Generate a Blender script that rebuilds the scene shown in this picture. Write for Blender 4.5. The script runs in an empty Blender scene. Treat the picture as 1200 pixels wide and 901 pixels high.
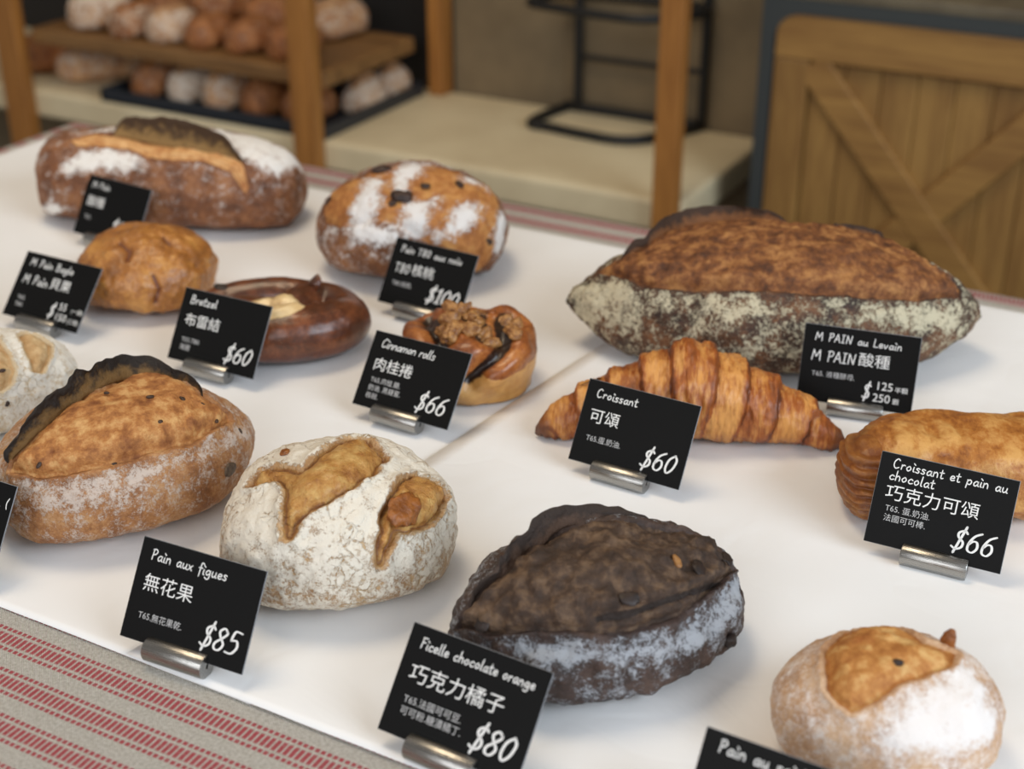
import bpy, bmesh, math, random
import numpy as np
from mathutils import Vector, Matrix

SC = bpy.context.scene
COL = SC.collection
# ---------------------------------------------------------------- camera (a phone's 2x lens, about 37 cm above the table)
PITCH, TURN, CAM_H, FPX = math.radians(27.17), math.radians(28.5), .367, 1686.0
cd = bpy.data.cameras.new('camera'); cam = bpy.data.objects.new('camera', cd); COL.objects.link(cam); SC.camera = cam
_fh = Vector((-math.sin(TURN), math.cos(TURN), 0)); _r = Vector((math.cos(TURN), math.sin(TURN), 0))
_fw = _fh * math.cos(PITCH) - Vector((0, 0, math.sin(PITCH))); _u = _r.cross(_fw)
cam.matrix_world = Matrix(((_r.x, _u.x, -_fw.x, 0), (_r.y, _u.y, -_fw.y, 0), (_r.z, _u.z, -_fw.z, CAM_H), (0, 0, 0, 1)))
cd.sensor_width = 36; cd.lens = FPX * 36 / 1200; cd.clip_start = .02
cd.dof.use_dof = True; cd.dof.focus_distance = .635; cd.dof.aperture_fstop = 8.0
# ---------------------------------------------------------------- light
SC.view_settings.view_transform = 'Standard'; SC.view_settings.look = 'None'
SC.view_settings.exposure = .22; SC.view_settings.gamma = 1.0; SC.view_settings.use_curve_mapping = False
wd = bpy.data.worlds.new('room_light'); SC.world = wd; wd.use_nodes = True
wd.node_tree.nodes['Background'].inputs[0].default_value = (1.0, .95, .90, 1); wd.node_tree.nodes['Background'].inputs[1].default_value = .24

def area(name, loc, target, size, power, col):
    l = bpy.data.lights.new(name, 'AREA'); l.shape = 'RECTANGLE'; l.size, l.size_y = size; l.energy = power; l.color = col
    o = bpy.data.objects.new(name, l); COL.objects.link(o); o.location = loc
    o.rotation_euler = (Vector(target) - Vector(loc)).to_track_quat('-Z', 'Y').to_euler()
    return o
area('window_daylight', (1.9, .15, 1.15), (-.25, .55, 0), (1.6, 1.3), 40, (.78, .89, 1.0))
area('shopfront_daylight', (-.2, -1.9, 1.25), (-.3, .6, 0), (2.2, 1.2), 26, (.93, .96, 1.0))
area('ceiling_lamp', (-.85, .75, 1.7), (-.6, .65, 0), (.6, .6), 9.5, (1.0, .80, .55))

# ---------------------------------------------------------------- small helpers
def prop(o, label=None, cat=None, group=None, kind=None):
    if label: o['label'] = label
    if cat: o['category'] = cat
    if group: o['group'] = group
    if kind: o['kind'] = kind
    return o

def empty(name, loc=(0, 0, 0), yaw=0.0):
    o = bpy.data.objects.new(name, None); COL.objects.link(o); o.location = loc; o.rotation_euler = (0, 0, yaw); o.empty_display_size = .01
    return o

def mesh(name, V, F, mats, parent=None, smooth=True, mi=None, loc=None, yaw=None):
    me = bpy.data.meshes.new(name); me.from_pydata([tuple(map(float, v)) for v in V], [], [tuple(map(int, f)) for f in F])
    for m in (mats if isinstance(mats, (list, tuple)) else [mats]): me.materials.append(m)
    if mi is not None: me.polygons.foreach_set('material_index', np.array(mi, np.int32))
    me.polygons.foreach_set('use_smooth', np.full(len(me.polygons), smooth)); me.update()
    o = bpy.data.objects.new(name, me); COL.objects.link(o)
    if parent: o.parent = parent
    if loc is not None: o.location = loc
    if yaw is not None: o.rotation_euler = (0, 0, yaw)
    return o

def attr(o, name, vals):
    a = o.data.attributes.new(name, 'FLOAT', 'POINT'); a.data.foreach_set('value', np.asarray(vals, np.float32).ravel())

def from_bm(name, bm, mats, parent=None, smooth=False, loc=None, yaw=None):
    me = bpy.data.meshes.new(name); bm.normal_update(); bm.to_mesh(me); bm.free()
    for m in (mats if isinstance(mats, (list, tuple)) else [mats]): me.materials.append(m)
    me.polygons.foreach_set('use_smooth', np.full(len(me.polygons), smooth))
    o = bpy.data.objects.new(name, me); COL.objects.link(o)
    if parent: o.parent = parent
    if loc is not None: o.location = loc
    if yaw is not None: o.rotation_euler = (0, 0, yaw)
    return o

def box_bm(lo, hi, bev=0.0, seg=2, bm=None, rot=None):
    b = bmesh.new(); bmesh.ops.create_cube(b, size=1)
    c = [(lo[i] + hi[i]) / 2 for i in range(3)]; d = [hi[i] - lo[i] for i in range(3)]
    for v in b.verts: v.co = Vector((v.co.x * d[0], v.co.y * d[1], v.co.z * d[2]))
    if bev: bmesh.ops.bevel(b, geom=list(b.edges), offset=bev, segments=seg, affect='EDGES', profile=.5)
    for v in b.verts:
        if rot is not None: v.co = rot @ v.co
        v.co += Vector(c)
    if bm is None: return b
    tmp = bpy.data.meshes.new('tmp'); b.to_mesh(tmp); b.free(); bm.from_mesh(tmp); bpy.data.meshes.remove(tmp)
    return bm

def tube(pts, r, n=10, closed=False):
    """round tube through points -> verts, faces"""
    pts = [Vector(p) for p in pts]; V = []; F = []; m = len(pts)
    rr = r if isinstance(r, (list, tuple)) else [r] * m
    prev = None
    for i, p in enumerate(pts):
        if closed: d = (pts[(i + 1) % m] - pts[i - 1]).normalized()
        else: d = (pts[min(i + 1, m - 1)] - pts[max(i - 1, 0)]).normalized()
        if prev is None: prev = d.orthogonal().normalized()
        a = (prev - d * prev.dot(d)).normalized(); prev = a; b = d.cross(a)
        for k in range(n): V.append(p + (a * math.cos(2 * math.pi * k / n) + b * math.sin(2 * math.pi * k / n)) * rr[i])
    for i in range(m if closed else m - 1):
        j = (i + 1) % m
        for k in range(n): F.append((i * n + k, i * n + (k + 1) % n, j * n + (k + 1) % n, j * n + k))
    if not closed: F.append(tuple(range(n))[::-1]); F.append(tuple(range((m - 1) * n, m * n)))
    return V, F

def catmull(pts, k=6, closed=False):
    P = [np.array(p, float) for p in pts]; n = len(P); out = []
    if n < 3: return [P[0] + (P[-1] - P[0]) * i / k for i in range(k + 1)]
    for i in range(n if closed else n - 1):
        g = (lambda q: P[q % n]) if closed else (lambda q: P[min(max(q, 0), n - 1)])
        a, b, c, d = g(i - 1), g(i), g(i + 1), g(i + 2)
        for j in range(k):
            u = j / k; out.append(.5 * (2 * b + (c - a) * u + (2 * a - 5 * b + 4 * c - d) * u * u + (3 * b - a - 3 * c + d) * u ** 3))
    if not closed: out.append(P[-1])
    return out
# ---------------------------------------------------------------- noise and loaf shapes (numpy)
def _hash(ix, iy, iz, seed):
    n = (ix * 374761393 + iy * 668265263 + iz * 2147483647 + seed * 144665) & 0xffffffff
    n = ((n ^ (n >> 13)) * 1274126177) & 0xffffffff
    n = ((n ^ (n >> 16)) * 2246822519) & 0xffffffff
    return ((n ^ (n >> 15)) & 0xffff) / 65535.0

def vnoise(P, seed=0):
    F = np.floor(P).astype(np.int64); f = P - F; f = f * f * f * (f * (f * 6 - 15) + 10)
    r = 0
    for dx in (0, 1):
        for dy in (0, 1):
            for dz in (0, 1):
                w = (f[..., 0] if dx else 1 - f[..., 0]) * (f[..., 1] if dy else 1 - f[..., 1]) * (f[..., 2] if dz else 1 - f[..., 2])
                r = r + w * _hash(F[..., 0] + dx, F[..., 1] + dy, F[..., 2] + dz, seed)
    return r * 2 - 1

def fbm(P, freq, octaves=4, seed=0, gain=.5):
    r = 0; a = 1.0
    for o in range(octaves):
        r = r + a * vnoise(P * freq * 2 ** o + 17.3 * o, seed + o); a *= gain
    return r

def sstep(a, b, x):
    t = np.clip((x - a) / (b - a), 0, 1); return t * t * (3 - 2 * t)

def spow(x, p):
    return np.sign(x) * np.abs(x) ** p

def loaf_base(sp, s, t):
    """smooth loaf body in its own frame: +x along the loaf, -y towards the buyer, z up, resting on z = 0.
    s in 0..pi runs along the loaf, t in -pi..pi around it (0 = buyer's side, pi/2 = top)"""
    L, W, H = sp['L'], sp['W'], sp['H']; hb = sp.get('hb', .33) * H
    ex = sp.get('ex', 1.0); c = -spow(np.cos(s), ex)
    ew = np.where(c < 0, sp.get('ewl', sp.get('ew', 1.0)), sp.get('ew', 1.0))
    w = np.abs(np.sin(s)) ** ew
    eh = np.where(c < 0, sp.get('ehl', sp.get('eh', .9)), sp.get('eh', .9))
    wh = np.abs(np.sin(s)) ** (ew * eh)
    x = L * c
    y = -W * w * spow(np.cos(t), sp.get('ec', .92))
    st = np.sin(t)
    zu = hb + (H - hb) * wh * np.abs(st) ** sp.get('et', .95)
    zl = hb - hb * np.minimum(1, w * 1.7) * np.abs(st) ** sp.get('el', .62)
    z = np.where(st >= 0, zu, zl)
    x = x + sp.get('lx', 0) * z
    y = y + sp.get('bend', 0) * (c * c - .4) + sp.get('ly', 0) * z
    return np.stack([x, y, z], -1)

def roll_base(sp, s, t):
    """round roll on z = 0: s from 0 (top centre) over the shoulder and wall to pi (base centre), t = azimuth, 0 at the back"""
    R, H = sp['L'], sp['H']; q = s / np.pi
    r = np.where(q < .55, R * np.sin(np.clip(q / .55, 0, 1) * np.pi / 2) ** .8, np.where(q < .8, R * (1 - .10 * sstep(.55, .8, q)), R * .90 * (1 - (q - .8) / .2)))
    z = np.where(q < .55, H * (.52 + .48 * np.cos(np.clip(q / .55, 0, 1) * np.pi / 2) ** .8), np.where(q < .8, H * .52 * (1 - (q - .55) / .25), 0))
    return np.stack([r * np.sin(t), sp.get('W', R) / R * r * np.cos(t), z], -1)

BASES = {'loaf': loaf_base, 'roll': roll_base}

def poly_sd(s, t, poly, ks, kt):
    """signed distance (metres, + inside) to a polygon given in degrees of (s, t)"""
    q = np.radians(np.array(poly, float)); px = q[:, 0] * ks; py = q[:, 1] * kt
    X = s * ks; Y = t * kt
    d = np.full(X.shape, 1e9); ins = np.zeros(X.shape, bool); n = len(q)
    for i in range(n):
        x0, y0, x1, y1 = px[i], py[i], px[(i + 1) % n], py[(i + 1) % n]
        ex, ey = x1 - x0, y1 - y0; l2 = ex * ex + ey * ey + 1e-15
        h = np.clip(((X - x0) * ex + (Y - y0) * ey) / l2, 0, 1)
        d = np.minimum(d, np.hypot(X - x0 - h * ex, Y - y0 - h * ey))
        c = ((y0 > Y) != (y1 > Y)) & (X < (x1 - x0) * (Y - y0) / (y1 - y0 + 1e-15) + x0)
        ins ^= c
    return np.where(ins, d, -d)

def line_d(s, t, line, ks, kt, polar=False):
    q = np.radians(np.array(line, float))
    if polar:                                      # round tops: distances in the plan of the roll
        s, t = s * np.sin(t), s * np.cos(t); q = np.stack([q[:, 0] * np.sin(q[:, 1]), q[:, 0] * np.cos(q[:, 1])], -1); kt = ks
    d = np.full(s.shape, 1e9)
    for i in range(len(q) - 1):
        x0, y0, x1, y1 = q[i, 0] * ks, q[i, 1] * kt, q[i + 1, 0] * ks, q[i + 1, 1] * kt
        ex, ey = x1 - x0, y1 - y0
        h = np.clip(((s * ks - x0) * ex + (t * kt - y0) * ey) / (ex * ex + ey * ey + 1e-15), 0, 1)
        d = np.minimum(d, np.hypot(s * ks - x0 - h * ex, t * kt - y0 - h * ey))
    return d
# loaves: place, size and the cuts, floured patches and ears in degrees along / around each loaf
SPEC = {
    'levain': {"yaw":23.5,"ew":1.6,"eh":0.75,"c":[-0.2309,0.7404],"L":0.1194,"W":0.0601,"H":0.0721,"open":[[[29.0,82.0],[51.5,43.0],[68.0,41.0],[82.5,42.0],[96.5,41.0],[111.5,40.0],[129.0,40.0],[148.5,52.0],[148.5,71.0],[132.5,98.0],[121.0,128.0],[111.0,118.0],[96.0,112.0],[83.0,129.0],[74.0,141.0],[64.0,135.0],[49.5,92.0]]],"ear":[[40.5,86.0],[54.0,100.0],[63.5,124.0],[75.0,129.0],[85.5,117.0],[93.0,108.0]],"ear2":[[105.5,103.0],[114.0,116.0],[122.5,123.0],[129.5,118.0]],"flourpoly":[[[11.5,80.0],[29.5,71.0],[52.0,40.0],[53.0,26.0],[48.0,-4.0],[33.0,-7.0],[15.5,-45.0]],[[63.5,38.0],[86.0,39.0],[87.5,25.0],[77.5,16.0],[68.5,22.0]],[[108.5,38.0],[147.0,44.0],[153.0,-1.0],[131.5,3.0],[114.0,18.0]]]},
    'seed': {"yaw":60,"ew":1.55,"ewl":0.9,"eh":0.8,"c":[-0.4418,0.4325],"L":0.0633,"W":0.0479,"H":0.0551,"open":[[[27.5,63.0],[43.0,44.0],[55.0,41.0],[75.0,39.0],[89.5,40.0],[108.5,39.0],[138.0,51.0],[137.0,63.0],[126.5,81.0],[117.5,106.0],[104.5,124.0],[84.5,102.0],[69.5,97.0],[51.5,84.0],[35.0,76.0]]],"ear":[[29.0,76.0],[43.0,82.0],[56.5,89.0],[71.0,97.0],[85.5,108.0],[103.5,124.0],[118.5,113.0],[126.5,84.0]],"pts":[[126.0,5.0],[111.5,71.0],[119.0,65.0],[97.5,56.0],[46.0,52.0],[75.5,40.0],[125.0,51.0],[141.5,36.0],[99.0,76.0],[84.5,88.0]],"flourpoly":[[[25.0,58.0],[54.5,37.0],[80.0,36.0],[112.5,36.0],[140.5,45.0],[157.5,20.0],[136.0,20.0],[96.0,24.0],[69.5,11.0],[43.0,9.0],[26.5,29.0]]]},
    'choc': {"yaw":48,"ew":1.15,"ewl":1.3,"c":[-0.196,0.4338],"L":0.0623,"W":0.0442,"H":0.0495,"open":[[[16.5,85.0],[34.0,47.0],[52.5,44.0],[64.5,41.0],[73.0,36.0],[86.5,32.0],[106.5,35.0],[134.0,49.0],[154.0,65.0],[145.0,85.0],[137.0,105.0],[119.5,102.0],[100.5,110.0],[85.0,115.0],[68.0,112.0],[54.0,98.0],[41.0,97.0],[24.5,86.0]]],"ear":[[30.5,90.0],[41.0,96.0],[51.5,98.0],[67.0,110.0],[85.5,118.0],[101.5,117.0],[118.5,110.0]],"groove":[[[77.0,43.0],[89.5,43.0],[111.0,46.0],[138.0,52.0]]],"pts":[[112.0,66.0],[145.5,105.0],[135.0,-4.0],[89.0,49.0],[120.5,60.0],[35.0,62.0],[142.5,70.0]],"flourpoly":[[[40.5,39.0],[64.0,37.0],[88.5,28.0],[108.5,31.0],[163.5,62.0],[151.0,8.0],[115.0,5.0],[92.0,7.0],[74.0,13.0],[49.0,13.0]]]},
    'batard_back': {"yaw":21,"ew":0.62,"ehl":0.5,"ewl":0.5,"eh":1.0,"c":[-0.6801,0.7454],"L":0.095,"W":0.0466,"H":0.0629,"open":[[[47.5,69.0],[51.0,61.0],[77.5,59.0],[87.5,49.0],[99.0,46.0],[112.5,48.0],[125.5,39.0],[133.5,16.0],[135.0,23.0],[130.5,49.0],[122.0,56.0],[106.5,60.0],[91.0,64.0],[73.0,74.0],[56.5,79.0]]],"ear":[[69.0,77.0],[75.5,74.0],[91.0,65.0],[106.0,61.0],[122.0,56.0],[131.5,48.0]],"flourpoly":[[[44.0,36.0],[57.5,56.0],[74.0,59.0],[87.5,47.0],[86.0,33.0],[68.5,31.0],[50.0,24.0]],[[105.5,96.0],[126.5,114.0],[156.0,125.0],[173.9,149.0],[155.5,40.0],[133.5,50.0],[119.0,67.0]],[[52.5,81.0],[66.5,101.0],[70.5,80.0],[58.5,76.0]],[[18.0,-22.0],[37.0,2.0],[48.5,-8.0],[29.5,-43.0]]]},
    'fig': {"yaw":40,"ew":0.95,"c":[-0.3214,0.4313],"L":0.051,"W":0.0473,"H":0.0567,"open":[[[44.5,90.0],[54.5,99.0],[62.5,93.0],[74.5,82.0],[81.0,88.0],[88.5,98.0],[98.5,109.0],[108.5,110.0],[117.0,93.0],[108.0,77.0],[95.5,64.0],[84.5,58.0],[75.5,54.0],[70.0,47.0],[64.5,38.0],[64.5,57.0],[67.5,72.0],[61.0,84.0],[52.0,85.0]],[[133.5,83.0],[147.0,82.0],[155.0,69.0],[147.5,45.0],[135.0,34.0],[122.0,33.0],[114.5,36.0],[112.0,28.0],[105.5,15.0],[105.5,25.0],[109.5,35.0],[109.0,43.0],[113.5,51.0],[122.5,68.0]]],"pts":[[119.0,46.0],[67.5,106.0]]},
    'walnut': {"yaw":22,"ew":0.85,"c":[-0.4816,0.7503],"L":0.0622,"W":0.0556,"H":0.0639,"open":[[[29.5,49.0],[30.0,81.0],[50.0,86.0],[70.0,95.0],[85.5,95.0],[104.5,103.0],[124.5,98.0],[143.5,104.0],[160.5,78.0],[162.0,4.0],[141.0,-33.0],[121.5,4.0],[105.0,19.0],[89.0,30.0],[76.5,35.0],[69.0,29.0],[50.0,28.0],[35.0,33.0]]],"flourpoly":[[[67.0,76.0],[79.5,73.0],[78.5,53.0],[76.5,35.0],[75.0,17.0],[66.5,16.0],[58.5,29.0],[63.0,50.0]],[[81.0,92.0],[90.0,98.0],[101.5,105.0],[99.5,87.0],[91.0,64.0],[86.0,59.0],[82.0,73.0]],[[94.5,51.0],[111.5,56.0],[108.0,38.0],[105.0,23.0],[94.5,20.0],[89.0,30.0]],[[124.5,53.0],[142.0,60.0],[136.0,39.0],[129.5,25.0],[113.5,19.0],[111.0,23.0],[119.0,38.0]],[[159.5,82.0],[174.9,86.0],[171.9,-31.0],[156.5,1.0],[152.5,25.0]],[[122.5,94.0],[140.5,94.0],[140.5,84.0],[124.0,84.0]],[[57.0,26.0],[89.0,30.0],[94.5,19.0],[82.5,13.0],[66.5,13.0]]],"pts":[[90.0,54.0],[73.5,86.0],[37.0,59.0],[102.5,66.0],[122.0,76.0],[149.0,32.0],[148.5,15.0],[85.5,48.0]]},
    'white': {"yaw":45,"ew":0.9,"c":[-0.5658,0.4596],"L":0.047,"W":0.0386,"H":0.0463,"open":[[[116.5,92.0],[123.0,99.0],[131.5,96.0],[140.5,86.0],[140.0,64.0],[132.0,42.0],[126.0,44.0],[122.5,62.0]],[[90.0,87.0],[99.0,83.0],[104.5,78.0],[110.0,64.0],[112.5,46.0],[109.5,33.0],[104.0,27.0],[95.0,29.0],[86.5,45.0]]],"pts":[[105.5,45.0],[106.0,14.0]]},
    'front': {"yaw":30,"ew":0.9,"c":[-0.0776,0.4309],"L":0.0417,"W":0.034,"H":0.0425,"open":[[[57.5,107.0],[71.0,125.0],[84.5,132.0],[103.0,121.0],[109.0,103.0],[124.5,93.0],[116.0,81.0],[98.5,72.0],[86.0,66.0],[75.5,57.0],[62.0,47.0],[55.0,54.0],[50.5,69.0],[52.0,87.0]]],"flourpoly":[[[129.5,96.0],[139.0,70.0],[149.5,36.0],[141.0,18.0],[120.0,12.0],[103.5,12.0],[70.5,12.0],[71.0,37.0],[80.0,51.0],[93.0,65.0],[109.5,74.0]]],"pts":[[88.5,79.0],[121.5,103.0],[131.5,58.0]]},
    'bun': {"yaw":22,"ew":0.75,"c":[-0.598,0.6233],"L":0.0425,"W":0.0412,"H":0.0432,"groove":[[[77.0,69.0],[89.0,59.0],[90.0,46.0]],[[109.0,84.0],[119.0,76.0]],[[113.5,30.0],[119.0,12.0],[115.0,-2.0]]],"pts":[[92.0,86.0]]},
    'roll': {"base":"roll","c":[-0.3615,0.6185],"yaw":28.5,"L":0.0368,"W":0.0355,"H":0.0345,"groove":[[[105.5,-179.0],[93.0,174.0],[77.0,165.0],[62.5,152.0],[49.5,138.0],[33.5,119.0],[24.5,87.0],[33.0,66.0],[40.0,83.0]],[[47.0,-71.0],[31.5,-94.0],[30.5,-118.0],[42.0,-139.0]],[[49.0,10.0],[11.5,18.0],[0.6,51.0],[9.1,149.0],[30.5,156.0]],[[59.5,-54.0],[55.0,-42.0],[50.5,-26.0],[26.5,-20.0]]],"pts":[[19.0,-51.0],[12.0,-36.0],[24.5,9.0],[2.6,-27.0],[16.5,-113.0],[4.6,136.0],[27.0,-130.0],[30.0,-152.0],[20.5,-178.0],[20.0,147.0],[32.5,148.0],[42.5,113.0],[38.5,80.0],[29.5,73.0]]},
}
# ---------------------------------------------------------------- materials
class NT:
    def __init__(s, name):
        s.m = bpy.data.materials.new(name); s.m.use_nodes = True; s.t = s.m.node_tree; s.b = s.t.nodes['Principled BSDF']
        s.oc = s.t.nodes.new('ShaderNodeTexCoord').outputs['Object']
    def n(s, kind, **kw):
        x = s.t.nodes.new(kind)
        for k, v in kw.items(): setattr(x, k, v)
        return x
    def put(s, sock, v):
        if isinstance(v, bpy.types.NodeSocket): s.t.links.new(v, sock)
        elif isinstance(v, (tuple, list)) and len(v) == 3 and sock.type == 'RGBA': sock.default_value = (*v, 1)
        else: sock.default_value = v
    def noise(s, scale, detail=5, rough=.55, vec=None, dist=0.0, off=0.0, stretch=None):
        x = s.n('ShaderNodeTexNoise'); vec = vec or s.oc
        if stretch or off:
            mp = s.n('ShaderNodeMapping'); s.put(mp.inputs[0], vec); mp.inputs['Location'].default_value = (off, off * .7, off * 1.3)
            if stretch: mp.inputs['Scale'].default_value = stretch
            vec = mp.outputs[0]
        s.put(x.inputs['Vector'], vec); x.inputs['Scale'].default_value = scale; x.inputs['Detail'].default_value = detail
        x.inputs['Roughness'].default_value = rough; x.inputs['Distortion'].default_value = dist
        return x.outputs['Fac']
    def math(s, op, a, b=0.0, c=0.0, clamp=False):
        x = s.n('ShaderNodeMath', operation=op, use_clamp=clamp); s.put(x.inputs[0], a); s.put(x.inputs[1], b); s.put(x.inputs[2], c); return x.outputs[0]
    def step(s, v, lo, hi, a=0.0, b=1.0):
        x = s.n('ShaderNodeMapRange', interpolation_type='SMOOTHSTEP'); s.put(x.inputs[0], v)
        for i, q in enumerate((lo, hi, a, b)): s.put(x.inputs[i + 1], q)
        return x.outputs[0]
    def mix(s, f, a, b, blend='MIX'):
        x = s.n('ShaderNodeMix', data_type='RGBA', blend_type=blend); s.put(x.inputs['Factor'], f)
        s.put(x.inputs[6], a); s.put(x.inputs[7], b); return x.outputs[2]
    def ramp(s, v, stops):
        x = s.n('ShaderNodeValToRGB'); s.put(x.inputs[0], v); e = x.color_ramp.elements
        while len(e) < len(stops): e.new(.5)
        for i, (p, c) in enumerate(stops): e[i].position = p; e[i].color = (*c, 1)
        return x.outputs[0]
    def attr(s, name): return s.n('ShaderNodeAttribute', attribute_name=name).outputs['Fac']
    def sep(s, vec=None):
        x = s.n('ShaderNodeSeparateXYZ'); s.put(x.inputs[0], vec or s.oc); return x.outputs
    def bump(s, h, dist=.001, strength=1.0, normal=None):
        x = s.n('ShaderNodeBump'); x.inputs['Strength'].default_value = strength; x.inputs['Distance'].default_value = dist; s.put(x.inputs['Height'], h)
        if normal: s.put(x.inputs['Normal'], normal)
        return x.outputs[0]
    def done(s, col, rough=.6, normal=None, metal=0.0, spec=None, sss=None, **kw):
        s.put(s.b.inputs['Base Color'], col); s.put(s.b.inputs['Roughness'], rough); s.put(s.b.inputs['Metallic'], metal)
        if normal: s.put(s.b.inputs['Normal'], normal)
        if spec is not None: s.put(s.b.inputs['Specular IOR Level'], spec)
        for k, v in kw.items(): s.put(s.b.inputs[k.replace('_', ' ')], v)
        return s.m

def lin(*c):
    """sRGB 0-255 -> linear"""
    return tuple(((x / 255) / 12.92 if x / 255 <= .04045 else ((x / 255 + .055) / 1.055) ** 2.4) for x in c)

def crust(name, skin, lid, flour=(232, 226, 214), fl=(.5, .72), flmax=.9, flk=1.2, rough=.62, bump=.0009, charc=(28, 18, 10), scale=1.0, coat=0.0, groovec=(40, 18, 8), speck=None, shine=.5, rim=.0, rimc=(110, 58, 22), crackle=0.0):
    g = NT(name)
    big = g.noise(70 * scale, 6, .62); mid = g.noise(190 * scale, 6, .65, off=.31); fine = g.noise(620 * scale, 5, .7, off=.73)
    v = g.math('ADD', g.math('MULTIPLY', big, .62), g.math('MULTIPLY', fine, .38))
    v = g.step(v, .34, .66)
    sk = g.ramp(v, [(p, lin(*c)) for p, c in skin])
    v2 = g.step(g.math('ADD', g.math('MULTIPLY', g.noise(95 * scale, 7, .66, off=1.7), .6), g.math('MULTIPLY', mid, .4)), .33, .67)
    ld = g.ramp(v2, [(p, lin(*c)) for p, c in lid])
    o = g.step(g.math('ADD', g.attr('open'), g.math('MULTIPLY', g.math('SUBTRACT', mid, .5), .35)), .44, .56)
    col = g.mix(o, sk, ld)
    if speck:
        vo = g.n('ShaderNodeTexVoronoi'); g.put(vo.inputs['Vector'], g.oc); vo.inputs['Scale'].default_value = speck[0]
        col = g.mix(g.step(g.math('ADD', vo.outputs['Distance'], g.math('MULTIPLY', big, .25)), speck[1], speck[1] + .1, .75, 0.0), col, lin(*speck[2]))
    if rim:
        ow = g.math('ADD', g.attr('open'), g.math('MULTIPLY', g.math('SUBTRACT', mid, .5), .35))
        col = g.mix(g.math('MULTIPLY', g.step(g.math('ABSOLUTE', g.math('SUBTRACT', ow, .68)), .02, .24, 1.0, 0.0), rim), col, lin(*rimc))
    gr = g.attr('groove'); col = g.mix(g.step(g.math('ADD', gr, g.math('MULTIPLY', g.math('SUBTRACT', fine, .5), .7)), .40, .62), col, lin(*groovec))
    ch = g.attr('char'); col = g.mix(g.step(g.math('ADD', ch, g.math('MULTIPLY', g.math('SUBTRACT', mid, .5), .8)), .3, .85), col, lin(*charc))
    nf = g.math('ADD', g.math('MULTIPLY', g.noise(120 * scale, 7, .7, off=2.9), .42), g.math('ADD', g.math('MULTIPLY', g.noise(460, 6, .7, off=4.1), .33), g.math('MULTIPLY', g.noise(1300, 4, .7, off=5.3), .25)))
    nf = g.step(nf, .34, .66)
    ck = None
    if crackle:
        vo = g.n('ShaderNodeTexVoronoi', feature='DISTANCE_TO_EDGE'); vo.inputs['Scale'].default_value = 150
        wn = g.n('ShaderNodeTexNoise'); wn.inputs['Scale'].default_value = 90; wn.inputs['Detail'].default_value = 5; g.put(wn.inputs['Vector'], g.oc)
        ad = g.n('ShaderNodeVectorMath', operation='MULTIPLY_ADD'); g.put(ad.inputs[0], wn.outputs['Color']); ad.inputs[1].default_value = (.012,) * 3; g.put(ad.inputs[2], g.oc); g.put(vo.inputs['Vector'], ad.outputs[0])
        ck = g.step(vo.outputs[0], .0, .10, 1.0, 0.0); ck = g.math('MULTIPLY', ck, g.step(big, .40, .60)); nf = g.math('SUBTRACT', nf, g.math('MULTIPLY', ck, crackle))
    f = g.step(g.math('ADD', g.attr('flour'), g.math('MULTIPLY', g.math('SUBTRACT', nf, .5), flk)), fl[0], fl[1], 0.0, flmax)
    col = g.mix(f, col, lin(*flour))
    h = g.math('ADD', g.math('ADD', g.math('MULTIPLY', big, .9), g.math('MULTIPLY', mid, .5)), g.math('ADD', g.math('MULTIPLY', fine, g.math('MULTIPLY_ADD', o, .45, .22)), g.math('MULTIPLY', f, .18)))
    if ck: h = g.math('SUBTRACT', h, g.math('MULTIPLY', ck, .25))
    nb = g.bump(h, bump, 1.0)
    ro = g.mix(f, (rough,) * 3, (.95,) * 3)
    return g.done(col, ro, nb, spec=shine, Coat_Weight=coat, Coat_Roughness=.28)

def plain(name, c, rough=.5, metal=0.0, spec=.5, noise=None, bump=0.0, **kw):
    g = NT(name); col = lin(*c); nb = None
    if noise:
        nz = g.noise(noise[0], 6, .6); col = g.mix(g.step(nz, .3, .7), lin(*c), lin(*noise[1]))
        if bump: nb = g.bump(nz, bump)
    return g.done(col, rough, nb, metal, spec, **kw)

def wood(name, a, b, axis=0, rough=.5, scale=1.0):
    g = NT(name); st = [14.0, 14.0, 14.0]; st[axis] = 1.2
    n1 = g.noise(3.0 * scale, 6, .6, stretch=tuple(st), dist=.6); n2 = g.noise(16 * scale, 4, .6, stretch=tuple(st), off=.4)
    v = g.math('ADD', g.math('MULTIPLY', n1, .7), g.math('MULTIPLY', n2, .3))
    return g.done(g.mix(g.step(v, .32, .68), lin(*a), lin(*b)), rough, g.bump(v, .0006))

M = {}
# breads: colours of the skin, of the opened top, of the flour
M['levain'] = crust('levain_crust', [(0, (36, 22, 14)), (.5, (76, 46, 26)), (1, (126, 82, 48))], [(0, (70, 36, 16)), (.5, (136, 82, 40)), (1, (190, 134, 76))], flour=(212, 202, 172), fl=(.34, .92), flmax=.88, flk=1.5, bump=.0016, rough=.6)
M['seed'] = crust('seeded_crust', [(0, (126, 78, 42)), (.5, (164, 112, 66)), (1, (190, 146, 100))], [(0, (128, 72, 32)), (.5, (184, 122, 64)), (1, (222, 174, 112))], flour=(206, 192, 180), fl=(.30, .95), flmax=.85, flk=1.3, bump=.0011)
M['choc'] = crust('cocoa_crust', [(0, (46, 33, 28)), (.5, (66, 49, 42)), (1, (88, 68, 58))], [(0, (44, 30, 22)), (.5, (76, 56, 42)), (1, (122, 96, 72))], flour=(176, 180, 186), fl=(.34, .98), flmax=.85, flk=1.4, bump=.0014, charc=(30, 20, 15), groovec=(44, 31, 24))
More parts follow.
